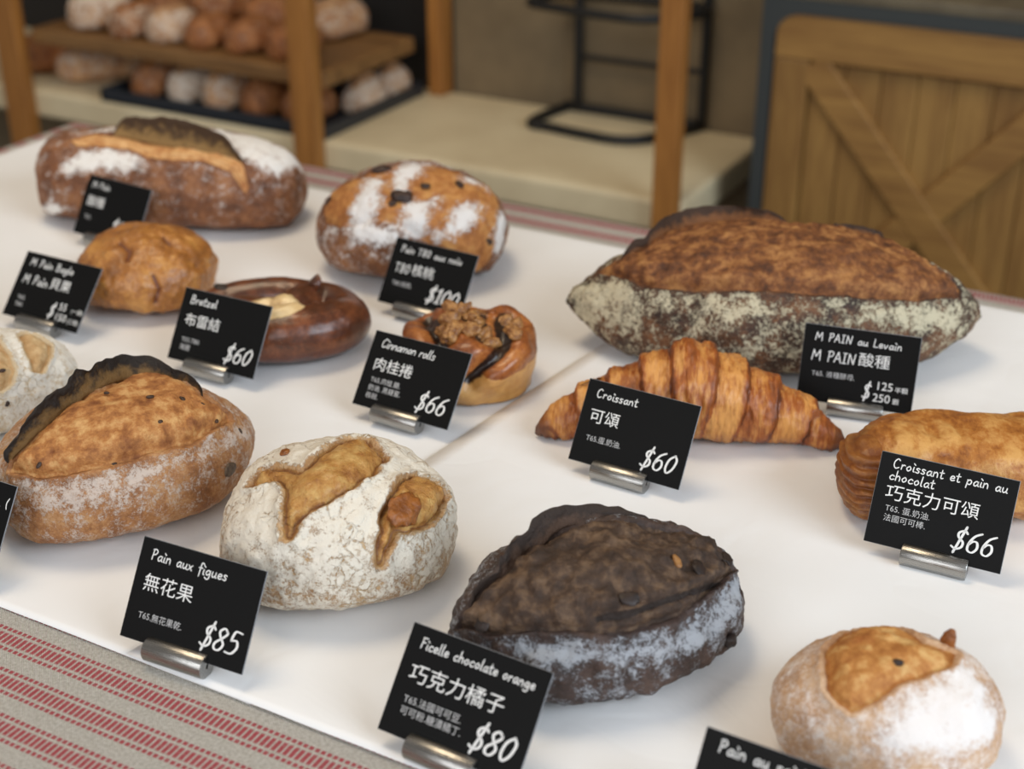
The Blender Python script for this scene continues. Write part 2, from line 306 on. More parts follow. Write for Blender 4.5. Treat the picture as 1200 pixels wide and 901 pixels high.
M['batard'] = crust('brown_crust', [(0, (84, 48, 26)), (.5, (124, 76, 44)), (1, (156, 104, 64))], [(0, (170, 106, 54)), (.5, (206, 150, 92)), (1, (226, 180, 122))], flour=(236, 232, 226), fl=(.34, .90), flmax=.95, flk=1.1, bump=.0008)
M['walnut'] = crust('walnut_loaf_crust', [(0, (88, 50, 26)), (.5, (124, 76, 42)), (1, (160, 108, 66))], [(0, (142, 82, 34)), (.5, (182, 118, 58)), (1, (206, 150, 84))], flour=(236, 232, 228), fl=(.34, .88), flmax=.95, flk=1.2, bump=.0014)
M['fig'] = crust('floury_crust', [(0, (150, 106, 62)), (.5, (186, 146, 100)), (1, (206, 176, 134))], [(0, (150, 92, 36)), (.45, (196, 140, 70)), (1, (220, 178, 108))], flour=(234, 226, 210), fl=(.22, .90), flmax=.94, flk=1.3, bump=.0016, coat=.25, rough=.42, rim=.7, crackle=.30)
M['white'] = crust('pale_crust', [(0, (196, 170, 132)), (1, (214, 194, 160))], [(0, (184, 142, 92)), (.5, (208, 174, 126)), (1, (222, 196, 152))], flour=(232, 228, 218), fl=(.26, .86), flmax=.92, flk=1.1, bump=.0011, rim=.35, rimc=(170, 118, 62), crackle=.2)
M['front'] = crust('tan_crust', [(0, (172, 128, 92)), (.5, (198, 158, 122)), (1, (216, 184, 152))], [(0, (158, 92, 36)), (.5, (196, 134, 68)), (1, (226, 184, 118))], flour=(238, 232, 228), fl=(.30, .98), flmax=.96, flk=.8, bump=.0008, rim=.3, rimc=(140, 82, 34))
M['bun'] = crust('glazed_bun_crust', [(0, (128, 76, 30)), (.5, (172, 110, 48)), (1, (204, 146, 74))], [(0, (200, 140, 70)), (1, (226, 178, 110))], rough=.36, bump=.0014, coat=.35, groovec=(110, 56, 22))
M['bretzel'] = crust('bretzel_crust', [(0, (60, 27, 12)), (.5, (90, 45, 21)), (1, (128, 70, 36))], [(0, (214, 176, 118)), (1, (236, 208, 158))], rough=.34, bump=.0004, coat=.4, flour=(220, 190, 150), speck=(420, .14, (196, 150, 104)))
M['roll'] = crust('roll_crust', [(0, (112, 56, 22)), (.5, (154, 86, 36)), (1, (188, 120, 60))], [(0, (190, 132, 66)), (1, (214, 164, 96))], rough=.36, bump=.0005, coat=.35, groovec=(38, 20, 12), charc=(62, 28, 12))
M['croissant'] = None
def flaky(name, dark, mid, light, axis=(1, 1, 1), s=1.0):
    g = NT(name); a = g.attr('layer')
    n1 = g.noise(90 * s, 6, .65, stretch=axis); n2 = g.noise(420 * s, 5, .65, stretch=axis, off=.5); n3 = g.noise(55, 5, .6, off=1.9)
    v = g.math('ADD', g.math('MULTIPLY', n1, .40), g.math('ADD', g.math('MULTIPLY', n2, .25), g.math('MULTIPLY', n3, .35)))
    v = g.math('ADD', g.step(v, .34, .66), g.math('MULTIPLY', g.math('SUBTRACT', a, .5), .75))
    col = g.ramp(v, [(0, lin(*dark)), (.5, lin(*mid)), (1, lin(*light))])
    ch = g.attr('char'); col = g.mix(g.step(g.math('ADD', ch, g.math('MULTIPLY', g.math('SUBTRACT', n3, .5), .6)), .25, .9), col, lin(96, 50, 22))
    h = g.math('ADD', g.math('MULTIPLY', n1, .8), g.math('MULTIPLY', n2, .45))
    return g.done(col, .42, g.bump(h, .0011), spec=.5, Coat_Weight=.15, Coat_Roughness=.35)
M['croissant'] = flaky('croissant_pastry', (96, 44, 14), (160, 86, 32), (216, 152, 80), (1.5, .3, .3))
M['pastry'] = flaky('pastry_crust', (126, 66, 22), (180, 114, 48), (216, 162, 92), (1, .6, 1))
M['nut'] = plain('walnut_kernel', (186, 136, 80), .42, noise=(300, (116, 70, 34)), bump=.0006)
M['figjam'] = plain('baked_fig', (120, 66, 24), .28, noise=(260, (160, 96, 40)), bump=.0012)
M['raisin'] = plain('dark_raisin', (40, 26, 22), .5, noise=(300, (64, 42, 32)), bump=.0008)
M['seedgrey'] = plain('pumpkin_seed', (110, 92, 74), .55, noise=(500, (70, 54, 42)), bump=.0004)
M['seedbrown'] = plain('toasted_seed', (74, 50, 34), .55, noise=(500, (48, 32, 22)), bump=.0004)
M['peel'] = plain('orange_peel', (168, 122, 72), .45, noise=(300, (140, 94, 50)))
M['chip'] = plain('chocolate_chip', (34, 24, 20), .55, noise=(200, (48, 34, 28)))
# signs
M['card'] = plain('black_card', (9, 9, 9), .55, spec=.16, noise=(1500, (12, 12, 12)))
M['edge'] = plain('card_edge', (128, 130, 134), .6)
M['ink'] = plain('white_ink', (236, 236, 234), .6)
M['ink_small'] = plain('grey_ink', (190, 190, 190), .6)
def steel():
    g = NT('brushed_aluminium'); n = g.noise(60, 4, .6, stretch=(1, 40, 40))
    return g.done(g.mix(n, lin(138, 136, 132), lin(182, 180, 176)), g.step(n, .2, .8, .20, .34), g.bump(n, .00008), 1.0)
M['steel'] = steel()
# table
def paper():
    g = NT('white_paper'); n = g.noise(900, 3, .6); n2 = g.noise(14, 4, .5, dist=.8); vo = g.n('ShaderNodeTexVoronoi', feature='DISTANCE_TO_EDGE'); vo.inputs['Scale'].default_value = 11
    nw = g.n('ShaderNodeTexNoise'); nw.inputs['Scale'].default_value = 9; g.put(nw.inputs['Vector'], g.oc)
    g.put(vo.inputs['Vector'], g.mix(.35, g.oc, nw.outputs['Color']))
    h = g.math('ADD', g.math('MULTIPLY', n2, 1.0), g.math('ADD', g.math('MULTIPLY', g.step(vo.outputs[0], 0, .10), .06), g.math('MULTIPLY', n, .012)))
    return g.done(lin(245, 245, 245), .52, g.bump(h, .0022, .55), spec=.4)
M['paper'] = paper()
def linen():
    g = NT('striped_linen'); x, y, z = g.sep()[0:3]
    wx = g.noise(6, 3, .5); yy = g.math('ADD', g.math('ADD', y, g.math('MULTIPLY', g.math('SUBTRACT', wx, .5), .003)), .01285)
    P = .0205
    f = g.math('FRACT', g.math('DIVIDE', yy, P))            # 0..1 across one band period
    def band(c, w): return g.step(g.math('ABSOLUTE', g.math('SUBTRACT', f, c)), w * .75, w * 1.2, 1.0, 0.0)
    def dash(per, fill, off=0.0):
        q = g.math('FRACT', g.math('DIVIDE', g.math('ADD', g.math('ADD', x, 3 + off), g.math('MULTIPLY', g.noise(160, 2, .5), .0006)), per)); return g.step(g.math('ABSOLUTE', g.math('SUBTRACT', q, .5)), fill * .38, fill * .62, 1.0, 0.0)
    tall = g.math('MULTIPLY', band(.50, .145), dash(.0027, .70)); lo = g.math('MULTIPLY', band(.245, .048), dash(.0027, .70, .001)); hi = g.math('MULTIPLY', band(.755, .048), dash(.0027, .70, .001))
    m = g.math('MAXIMUM', tall, g.math('MAXIMUM', lo, hi)); nz = g.noise(700, 4, .7)
    m = g.math('MULTIPLY', m, g.step(nz, .25, .5, .55, 1.0))
    wv = g.math('MULTIPLY', g.math('SINE', g.math('MULTIPLY', x, 5200)), g.math('SINE', g.math('MULTIPLY', y, 5200)))
    base = g.mix(g.step(nz, .3, .7), lin(204, 196, 182), lin(236, 230, 220))
    col = g.mix(m, base, lin(200, 92, 98))
    return g.done(col, .9, g.bump(g.math('ADD', wv, g.math('MULTIPLY', nz, 1.5)), .0005), spec=.2)
M['linen'] = linen()
M['tablewood'] = wood('table_wood', (120, 84, 52), (92, 62, 38), 0)
# background
M['post'] = wood('honey_wood', (176, 120, 58), (140, 90, 40), 2, .45)
M['rail'] = wood('rail_wood', (150, 110, 64), (104, 72, 40), 0, .5)
M['cream'] = plain('cream_board', (224, 208, 172), .5, noise=(8, (208, 190, 154)))
M['black'] = plain('black_metal', (18, 18, 18), .5)
M['panel'] = plain('bay_shade', (24, 20, 17), .7)  # near-black colour holds the gloom at the back of the bay
M['tray'] = plain('dark_tray', (38, 42, 48), .45)
M['crate'] = wood('pine_crate', (160, 122, 66), (124, 88, 44), 2, .5)
M['crateh'] = wood('pine_crate_rail', (164, 124, 66), (126, 88, 44), 0, .5)
M['frame'] = plain('slate_metal', (56, 60, 60), .5)
M['counter'] = plain('counter_top', (104, 94, 74), .55, noise=(20, (84, 74, 58)))
M['wall'] = plain('taupe_wall', (132, 114, 86), .8, noise=(5, (104, 90, 68)))
M['floor'] = plain('floor_stone', (86, 80, 72), .7, noise=(6, (70, 64, 58)))
M['shelfloaf'] = crust('shelf_loaf_crust', [(0, (150, 96, 56)), (.5, (190, 136, 88)), (1, (214, 170, 124))], [(0, (150, 96, 56)), (1, (214, 170, 124))], flour=(228, 214, 196), fl=(.45, .75), flmax=.85, bump=.0012)
M['shelfbrown'] = crust('shelf_brown_crust', [(0, (112, 62, 30)), (.5, (150, 92, 48)), (1, (186, 124, 72))], [(0, (112, 62, 30)), (1, (186, 124, 72))], flour=(220, 200, 176), bump=.0012)
# ---------------------------------------------------------------- the room
FLOOR = -.80
def slab(name, lo, hi, m, kind='structure'):
    return prop(from_bm(name, box_bm(lo, hi), m), kind=kind)
slab('floor', (-4, -1.6, FLOOR - .05), (2.2, 1.90, FLOOR), M['floor'])
slab('wall_back', (-4, 1.805, FLOOR), (2.2, 1.9, 1.9), M['wall'])

# ---------------------------------------------------------------- table, cloth, paper
tb = prop(empty('table', (0, 0, FLOOR)), 'wooden table under the red striped linen cloth', 'table')
TX0, TX1, TY0, TY1 = -.912, .75, .12, .886
from_bm('tabletop', box_bm((TX0 + .004, TY0 + .004, -FLOOR - .035), (TX1 - .004, TY1 - .004, -FLOOR - .003), .002), M['tablewood'], tb)
for x in (TX0 + .05, TX1 - .05):
    for y in (TY0 + .05, TY1 - .05): from_bm('leg', box_bm((x - .025, y - .025, 0), (x + .025, y + .025, -FLOOR - .034), .002), M['tablewood'], tb)
def cloth():
    xs = np.linspace(TX0, TX1, 140); ys = np.linspace(TY0, TY1, 70); D = .09
    prof = [(TY0 - .003, -D), (TY0 - .003, -.02), (TY0 - .002, -.003)] + [(y, 0) for y in ys] + [(TY1 + .002, -.003), (TY1 + .003, -.02), (TY1 + .003, -D)]
    cols = [(TX0 - .003, -D), (TX0 - .003, -.02), (TX0 - .002, -.003)] + [(x, 0) for x in xs] + [(TX1 + .002, -.003), (TX1 + .003, -.02), (TX1 + .003, -D)]
    V = [(x, y, min(zx, zy)) for x, zx in cols for y, zy in prof]; n = len(prof)
    F = [(i * n + j, (i + 1) * n + j, (i + 1) * n + j + 1, i * n + j + 1) for i in range(len(cols) - 1) for j in range(n - 1)]
    o = mesh('tablecloth', V, F, M['linen'])
    md = o.modifiers.new('thick', 'SOLIDIFY'); md.thickness = .0008; md.offset = -1
    return prop(o, 'beige linen tablecloth with red woven stripes under the white paper', 'tablecloth')
cloth()
def sheet(name, quad, z, seed, label, amp=.0007, lift=None):
    A, B, Cq, D = [np.array(q, float) for q in quad]; n = 110
    u, v = np.meshgrid(np.linspace(0, 1, n), np.linspace(0, 1, n), indexing='ij'); u = u[..., None]; v = v[..., None]
    p = (A * (1 - u) + B * u) * (1 - v) + (D * (1 - u) + Cq * u) * v
    q = np.concatenate([p, np.zeros_like(u)], -1)
    h = amp * (np.abs(fbm(q, 9, 3, seed)) * 1.2 + .25 * fbm(q, 30, 2, seed + 9))
    zz = z + np.maximum(0, h)
    if lift: zz = zz + lift * np.exp(-(u[..., 0] / .02) ** 2) * (.5 + .5 * fbm(q, 6, 2, seed + 5))
    V = np.concatenate([p, zz[..., None]], -1).reshape(-1, 3)
    F = [(i * n + j, (i + 1) * n + j, (i + 1) * n + j + 1, i * n + j + 1) for i in range(n - 1) for j in range(n - 1)]
    o = mesh(name, V, F, M['paper']); md = o.modifiers.new('thick', 'SOLIDIFY'); md.thickness = .0002; md.offset = 1
    return prop(o, label, 'paper')
sheet('paper_sheet', ((-.902, .339), (-.300, .339), (-.262, .845), (-.900, .840)), .0004, 3, 'white paper sheet under the breads on the left, right edge under the other sheet', .0007)
sheet('paper_sheet', ((-.362, .3388), (.70, .3370), (.70, .872), (-.296, .858)), .0014, 11, 'white paper sheet on the right, lapping over its neighbour along a straight seam', .0008, .0012)

# ---------------------------------------------------------------- shelf unit behind the table
SH = -.22
su = prop(empty('shelf_unit', (-1.12, 1.65, FLOOR)), 'open wooden shelf unit with cream lower shelf behind the table', 'shelf')
def P3(o): return (o[0] + 1.12, o[1] - 1.65, o[2] - FLOOR)
def part(name, lo, hi, m, bev=.003, par=su): return from_bm(name, box_bm(P3(lo), P3(hi), bev), m, par)
part('lower_shelf', (-2.2, 1.512, SH - .042), (-.592, 1.80, SH), M['cream'], .006)
for x0, x1 in ((-1.672, -1.628), (-1.142, -1.104), (-.623, -.593)): part('post', (x0, 1.490, FLOOR), (x1, 1.5115, .55), M['post'])
for x0, x1 in ((-1.60, -1.565), (-1.098, -1.074)): part('post', (x0, 1.765, SH), (x1, 1.797, .55), M['post'])
part('upper_shelf', (-1.62, 1.512, -.150), (-1.100, 1.735, -.128), M['rail'], .003)
part('bay_shade_panel', (-2.1, 1.798, SH), (-1.075, 1.804, .55), M['panel'], .001)  # dark sheet added behind the loaves to make the left bay dim
def tray(lo, hi, z, label):
    x0, y0 = lo; x1, y1 = hi; bm = box_bm((x0, y0, z), (x1, y1, z + .003)); w = .006; h = .018
    for a, b in (((x0, y0), (x1, y0 + w)), ((x0, y1 - w), (x1, y1)), ((x0, y0), (x0 + w, y1)), ((x1 - w, y0), (x1, y1))):
        box_bm((a[0], a[1], z), (b[0], b[1], z + h), .001, 1, bm)
    return prop(from_bm('baking_tray', bm, M['tray']), label, 'tray')
tray((-1.50, 1.513), (-1.104, 1.764), SH + .0005, 'dark baking tray of small breads on the lower shelf')

# wire stand on the shelf
ws = prop(empty('wire_stand', (-.78, 1.72, SH)), 'black bent wire display stand on the cream shelf', 'stand')
def wire(name, pts, r=.006, closed=False, k=5):
    q = catmull(pts, k, closed); V, F = tube([(p[0] + .78, p[1] - 1.72, p[2] - SH) for p in q], r, 8, closed); mesh(name, V, F, M['black'], ws)
zb = SH + .0065
wire('base_loop', [(-.893, 1.700, zb), (-.86, 1.690, zb), (-.80, 1.682, zb), (-.754, 1.682, zb), (-.722, 1.705, zb), (-.690, 1.770, zb), (-.684, 1.790, zb), (-.70, 1.794, zb), (-.87, 1.794, zb), (-.884, 1.790, zb)], .007, True)
for x in (-.868, -.681): wire('upright', [(x, 1.792, zb), (x, 1.792, -.1), (x, 1.792, .0), (x, 1.792, .25)], .0065)
wire('upper_loop', [(-.905, 1.72, -.055), (-.86, 1.70, -.055), (-.78, 1.69, -.055), (-.72, 1.70, -.055), (-.682, 1.79, -.055), (-.868, 1.79, -.055)], .0065, True)
wire('cross_bar', [(-.868, 1.792, -.14), (-.78, 1.792, -.14), (-.681, 1.792, -.14)], .004)

# cabinet with the cross braced pine door
cb = prop(empty('cabinet', (-.33, 1.7, FLOOR)), 'slate grey metal cabinet with a cross braced pine door', 'cabinet')
def cpart(name, bm, m, par=cb):
    o = from_bm(name, bm, m, par); return o
def rel(p): return (p[0] + .33, p[1] - 1.7, p[2] - FLOOR)
cx0, cx1, cz1, cy = -.541, .12, .012, 1.60
cpart('carcass', box_bm(rel((cx0 + .004, cy + .03, FLOOR + .04)), rel((cx1 - .004, 1.80, cz1 - .004)), .003), M['frame'])
cpart('countertop', box_bm(rel((cx0 - .004, cy + .004, cz1 - .002)), rel((cx1 + .004, 1.803, cz1 + .012)), .003), M['counter'])
def ring(x0, x1, z0, z1, w, r, y0, y1):
    """rounded rectangular frame with rounded inner corners"""
    def loop(a, b, c, d, rad):
        out = []
        for (px, pz, a0) in ((b - rad, d - rad, 0), (a + rad, d - rad, 90), (a + rad, c + rad, 180), (b - rad, c + rad, 270)):
            for k in range(7): an = math.radians(a0 + 15 * k); out.append((px + rad * math.cos(an), pz + rad * math.sin(an)))
        return out
    o = loop(x0, x1, z0, z1, .004); i = loop(x0 + w, x1 - w, z0 + w, z1 - w, r); n = len(o)
    V = [rel((x, y0, z)) for x, z in o] + [rel((x, y0, z)) for x, z in i] + [rel((x, y1, z)) for x, z in o] + [rel((x, y1, z)) for x, z in i]; F = []
    for k in range(n):
        j = (k + 1) % n
        F += [(k, j, n + j, n + k), (2 * n + k, 3 * n + k, 3 * n + j, 2 * n + j), (k, 2 * n + k, 2 * n + j, j), (n + k, n + j, 3 * n + j, 3 * n + k)]
    return V, F
V, F = ring(cx0, cx1, FLOOR + .04, cz1, .016, .030, cy, cy + .03)
mesh('front_frame', V, F, M['frame'], cb, smooth=False)
door = cpart('door', box_bm(rel((cx0 + .014, cy + .018, FLOOR + .06)), rel((cx1 - .014, cy + .029, cz1 - .012)), .001), M['crate'])
def board(lo, hi, m, name='door_board', rot=None, bev=.002):
    a = rel(lo); b = rel(hi); bm = box_bm(a, b, bev, 2, None, rot); o = from_bm(name, bm, m, door); return o
dx0, dx1, dz1 = cx0 + .017, -.148, cz1 - .017; dz0 = dz1 - .43; w = .042
for k in range(9):
    x = dx0 + (dx1 - dx0) * k / 9; board((x + .0002, cy + .012, dz0), (x + (dx1 - dx0) / 9 - .0002, cy + .0182, dz1), M['crate'], 'plank')
board((dx0, cy + .002, dz1 - .052), (dx1, cy + .012, dz1), M['crateh'], 'top_rail'); board((dx0, cy + .002, dz0), (dx1, cy + .012, dz0 + w), M['crateh'], 'bottom_rail')
board((dx0, cy + .0025, dz0 + w), (dx0 + w, cy + .012, dz1 - .052), M['crate'], 'stile'); board((dx1 - w, cy + .0025, dz0 + w), (dx1, cy + .012, dz1 - .052), M['crate'], 'stile')
mx, mz = (dx0 + dx1) / 2, (dz0 + dz1 - .01) / 2; ln = math.hypot(dx1 - dx0 - 2 * w, dz1 - dz0 - w - .052); an = math.atan2(dz1 - dz0 - w - .052, dx1 - dx0 - 2 * w)
for s in (1, -1):
    c = rel((mx, cy + .008 - s * .0004, mz)); bm = box_bm((c[0] - ln / 2 + .004, c[1] - .005, c[2] - .019), (c[0] + ln / 2 - .004, c[1] + .0045, c[2] + .019), .002, 2, None, Matrix.Rotation(s * an, 3, 'Y'))
    from_bm('brace', bm, M['crateh'], door)
dx2 = dx1 + .008
for k in range(6): board((dx2 + k * .041, cy + .010, dz0), (dx2 + k * .041 + .0395, cy + .0182, dz1), M['crate'], 'plank')
# ---------------------------------------------------------------- breads on the table
ZP = .0030   # top of the paper
def soft_noise(n, seed):
    return fbm(np.stack([np.arange(n) * 1.0, np.zeros(n), np.zeros(n)], -1), .13, 3, seed)

def disp(sp, s, t, b):
    """feature masks and the height they add along the normal"""
    ks, kt = sp['L'] * 1.15, (sp['W'] + sp['H']) / 2 * 1.05
    if sp.get('base') == 'roll': ks = kt = sp['L'] * .66
    op = np.zeros(s.shape); h = np.zeros(s.shape); d_all = np.full(s.shape, -1.0)
    nz = fbm(b, 160, 3, 5)
    for poly in sp.get('open', []):
        d = poly_sd(s, t, poly, ks, kt) + nz * sp.get('rag', .0008); d_all = np.maximum(d_all, d)
    d_all = d_all + sp.get('grow', 0.0)
    op = np.clip(.5 + d_all / .006, 0, 1)
    if 'open' in sp:
        h += sp.get('oh', .003) * sstep(0, .012, d_all) - sp.get('gd', .0022) * np.exp(-((d_all - .0012) / .0018) ** 2) + sp.get('lip', .0012) * np.exp(-((d_all + .0022) / .002) ** 2)
    gr = np.zeros(s.shape)
    for ln in sp.get('groove', []):
        d = line_d(s, t, ln, ks, kt, sp.get('base') == 'roll') + nz * .0006; gw = sp.get('gw', .0022)
        gr = np.maximum(gr, np.exp(-(d / gw) ** 2)); h -= sp.get('gh', .0025) * np.exp(-(d / (gw * 1.2)) ** 2) - sp.get('gb', .0) * np.exp(-((d - gw * 2.6) / (gw * 1.6)) ** 2)
    fl = np.full(s.shape, float(sp.get('f0', .3))) + sp.get('fz', 0.0) * (b[..., 2] / sp['H'] - .4)
    for poly in sp.get('flourpoly', []): fl = np.maximum(fl, np.clip(.5 + poly_sd(s, t, poly, ks, kt) / sp.get('fw', .014), 0, 1) * sp.get('f1', 1.0))
    fo = fl * (1 - sp.get('fo', 1.0) * op) - 1.1 * sp.get('fo', 1.0) * op
    if sp.get('flour_over'):
        for poly in sp.get('flourpoly', []): fo = np.maximum(fo, np.clip(.5 + poly_sd(s, t, poly, ks, kt) / sp.get('fw', .014), 0, 1) * sp.get('f1', 1.0))
    c = np.abs(np.cos(s)); ch = sstep(1 - sp.get('tipw', .0), 1.0, c) * sp.get('tipc', 0.0) if sp.get('tipc') else np.zeros(s.shape)
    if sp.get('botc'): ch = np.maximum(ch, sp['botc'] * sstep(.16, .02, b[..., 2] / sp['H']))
    return h, op, gr, fo, ch

def grid_normals(P):
    ds = np.gradient(P, axis=0); dt = np.gradient(P, axis=1); N = np.cross(ds, dt); N /= np.linalg.norm(N, axis=-1, keepdims=True) + 1e-12
    c = P.mean((0, 1)); return N * np.sign(((P - c) * N).sum())

def body(sp, ns=170, nt=180):
    base = BASES[sp.get('base', 'loaf')]
    s, t = np.meshgrid(np.linspace(.012, np.pi - .012, ns), np.linspace(-np.pi, np.pi, nt + 1)[:-1], indexing='ij')
    b = base(sp, s, t); tp = np.concatenate([t[:, -1:] - 2 * np.pi, t, t[:, :1] + 2 * np.pi], 1); sp_ = np.concatenate([s[:, -1:], s, s[:, :1]], 1)
    N = grid_normals(base(sp, sp_, tp))[:, 1:-1]
    h, op, gr, fo, ch = disp(sp, s, t, b); sd = sp.get('seed', 1)
    h = h + sp.get('lump', .0012) * fbm(b, sp.get('lf', 38), 3, sd) + sp.get('grain', .0004) * fbm(b, 260, 3, sd + 7) * (1 + op * sp.get('og', .8))
    P = b + N * h[..., None]; P[..., 2] = np.maximum(P[..., 2], 0)
    V = P.reshape(-1, 3); n = nt; F = [(i * n + j, i * n + (j + 1) % n, (i + 1) * n + (j + 1) % n, (i + 1) * n + j) for i in range(ns - 1) for j in range(n)]
    V = np.concatenate([V, P[0].mean(0)[None], P[-1].mean(0)[None]]); k = ns * n
    F += [(k, (j + 1) % n, j) for j in range(n)] + [(k + 1, (ns - 1) * n + j, (ns - 1) * n + (j + 1) % n) for j in range(n)]
    A = [np.concatenate([a.ravel(), [a[0].mean(), a[-1].mean()]]) for a in (op, gr, fo, ch)]
    return V, F, A

def surf(sp, st, up=0.0):
    """point on a loaf (and its normal) at degrees (s, t)"""
    s0, t0 = math.radians(st[0]), math.radians(st[1]); e = .01
    s = np.array([[s0 - e, s0 - e, s0 - e], [s0] * 3, [s0 + e] * 3]); t = np.array([[t0 - e, t0, t0 + e]] * 3); b = BASES[sp.get('base', 'loaf')](sp, s, t)
    N = np.cross(b[2, 1] - b[0, 1], b[1, 2] - b[1, 0]); N = N / (np.linalg.norm(N) + 1e-12)
    c = np.array([0, 0, sp['H'] * .4]); N = N * np.sign(np.dot(N, b[1, 1] - c))
    h = disp(sp, s, t, b)[0][1, 1]
    return b[1, 1] + N * (h + up), N

def ear(sp, m, parent, hgt, lean=.35, seed=3, thick=.003, fwd=0.0, power=.7, name='crust_ear', rough=1.0):
    line = catmull([np.array(p, float) for p in sp['ear']], 14); n = len(line); rows = 8; rn = soft_noise(n, seed); V = []; A = []
    fr = []
    for i, st in enumerate(line):
        p, N = surf(sp, st, -.002); q, _ = surf(sp, (st[0], st[1] + 4), -.002); tb = q - p; tb = tb / (np.linalg.norm(tb) + 1e-12); fr.append((p, N, tb))
    for i, (p, N, tb) in enumerate(fr):
        u = i / (n - 1); hh = hgt * (math.sin(math.pi * min(1, max(0, u))) ** power) * (1 + .10 * rn[i]) + .0022
        for side in (0, 1):
            for k in range(rows):
                v = k / (rows - 1); vv = v if side == 0 else 1 - v
                d = N * (1 - .25 * vv) + tb * (lean - fwd * vv * 1.3); d = d / np.linalg.norm(d)
                th = thick * (1 - vv) ** .7 * .5 + .0005
                jit = .0
                V.append(p + d * hh * vv + tb * (th if side else -th) + N * jit + rough * vv * (.0013 * vnoise(np.array([p * 130 + vv * 3.1]), seed)[0] + .0009 * vnoise(np.array([p * 420 + vv * 7.1]), seed + 2)[0]) * (N + tb)); A.append(vv)
    R = rows * 2; F = []
    for i in range(n - 1):
        for k in range(R): F.append((i * R + k, i * R + (k + 1) % R, (i + 1) * R + (k + 1) % R, (i + 1) * R + k))
    F += [tuple(range(R)), tuple(range((n - 1) * R, n * R))[::-1]]
    o = mesh(name, V, F, m, parent); attr(o, 'edge', A); attr(o, 'side', [float((k % R) >= rows) for k in range(len(V))])
    md = o.modifiers.new('s', 'SUBSURF'); md.levels = md.render_levels = 1
    return o

def earmat(name, inner, burnt, outer, ocol2):
    g = NT(name); e = g.attr('edge'); sd = g.attr('side'); n = g.noise(150, 6, .65); n2 = g.noise(480, 5, .7, off=.4)
    ci = g.mix(g.step(g.math('ADD', e, g.math('MULTIPLY', g.math('SUBTRACT', n, .5), 1.5)), .25, .75), lin(*inner), lin(*burnt))
    co = g.mix(g.step(n, .4, .62), lin(*outer), lin(*ocol2))
    return g.done(g.mix(g.step(sd, .3, .7), ci, co), .6, g.bump(g.math('ADD', n, g.math('MULTIPLY', n2, .6)), .0018))

def chunk(name, m, parent, p, N, size, seed, rough=.35, sub=3, push=.3, yaw=0.0):
    bm = bmesh.new(); bmesh.ops.create_icosphere(bm, subdivisions=sub, radius=1); P = np.array([v.co[:] for v in bm.verts])
    r = 1 + rough * fbm(P, 1.6, 3, seed); P = P * r[:, None] * np.array(size); q = Vector(N).to_track_quat('Z', 'Y') @ Matrix.Rotation(yaw, 3, 'Z').to_quaternion()
    for v, c in zip(bm.verts, P): v.co = q @ Vector(c) + Vector(p) + Vector(N) * size[2] * push
    return from_bm(name, bm, m, parent, True)

BREAD = {}
def bread(key, name, label, mat, extra, body_name='loaf', **kw):
    sp = dict(SPEC[key]); sp.update(extra); root = prop(empty(name, (sp['c'][0], sp['c'][1], ZP), math.radians(sp['yaw'])), label, 'bread', **kw)
    V, F, A = body(sp); o = mesh(body_name, V, F, M[mat], root)
    for nm, a in zip(('open', 'groove', 'flour', 'char'), A): attr(o, nm, a)
    BREAD[key] = sp; return root, sp

EAR_DARK = earmat('burnt_ear', (124, 92, 48), (34, 24, 16), (60, 40, 26), (34, 24, 18))
EAR_CHOC = earmat('cocoa_ear', (84, 62, 48), (50, 37, 30), (78, 62, 54), (54, 42, 37))
EAR_PALE = earmat('golden_ear', (150, 116, 66), (70, 46, 22), (226, 220, 210), (160, 120, 84))
EAR_LEV = earmat('levain_ear', (124, 78, 40), (58, 36, 20), (214, 200, 170), (120, 84, 52))

r, sp = bread('levain', 'sourdough_loaf', 'big pointed brown sourdough loaf with floured flank, behind the croissant', 'levain', dict(oh=.0035, gd=.0016, lip=.0016, H=.0680, f0=.46, fz=.15, f1=.95, fw=.026, tipw=.03, tipc=.9, lump=.0016, grain=.0006, seed=4, og=.9))
ear(sp, EAR_LEV, r, .0115, .25, 5, .0035, .2, .9)
sp2 = dict(sp, ear=sp['ear2']); ear(sp2, EAR_LEV, r, .005, .25, 6, .003, .1, .9)
r, sp = bread('seed', 'seeded_loaf', 'golden pointed loaf with a burnt raised ear and dark seeds, at the left edge', 'seed', dict(oh=.004, gd=.002, lip=.001, f0=.40, fz=.2, f1=.85, fw=.016, lump=.0012, seed=8))
ear(sp, EAR_DARK, r, .0125, .25, 9, .0035, .25)
for i, st in enumerate(sp['pts']):
    p, N = surf(sp, st); big = i == 0
    chunk('seed', M['seedgrey'] if big else M['seedbrown'], r, p, N, (.0048, .0034, .0012) if big else (.0014 + .0003 * (i % 3), .0010, .0006), i, .15, 3, .2, i * 1.1)
r, sp = bread('choc', 'chocolate_loaf', 'dark brown chocolate loaf with bluish flour on its flank, front middle', 'choc', dict(oh=.004, gd=.0022, lip=.0014, f0=.36, fz=.2, f1=.9, fw=.018, lump=.0024, lf=58, grain=.0007, seed=12, gw=.0018, gh=.0022, gb=.0014, og=1.2))
ear(sp, EAR_CHOC, r, .0085, .2, 11, .004, .15, .6)
for i, st in enumerate(sp['pts']):
    p, N = surf(sp, st)
    if i == 0: chunk('orange_peel', M['peel'], r, p, N, (.0034, .0016, .0012), 2, .12, 3, .2, .9)
    elif i in (1, 2): chunk('chocolate_chip', M['chip'], r, p, N, (.0033, .0028, .0026), i, .18, 3, .2)
    else: chunk('chocolate_chunk', M['chip'], r, p, N, (.0044, .0030, .0009), i + 5, .3, 3, -.25, i)
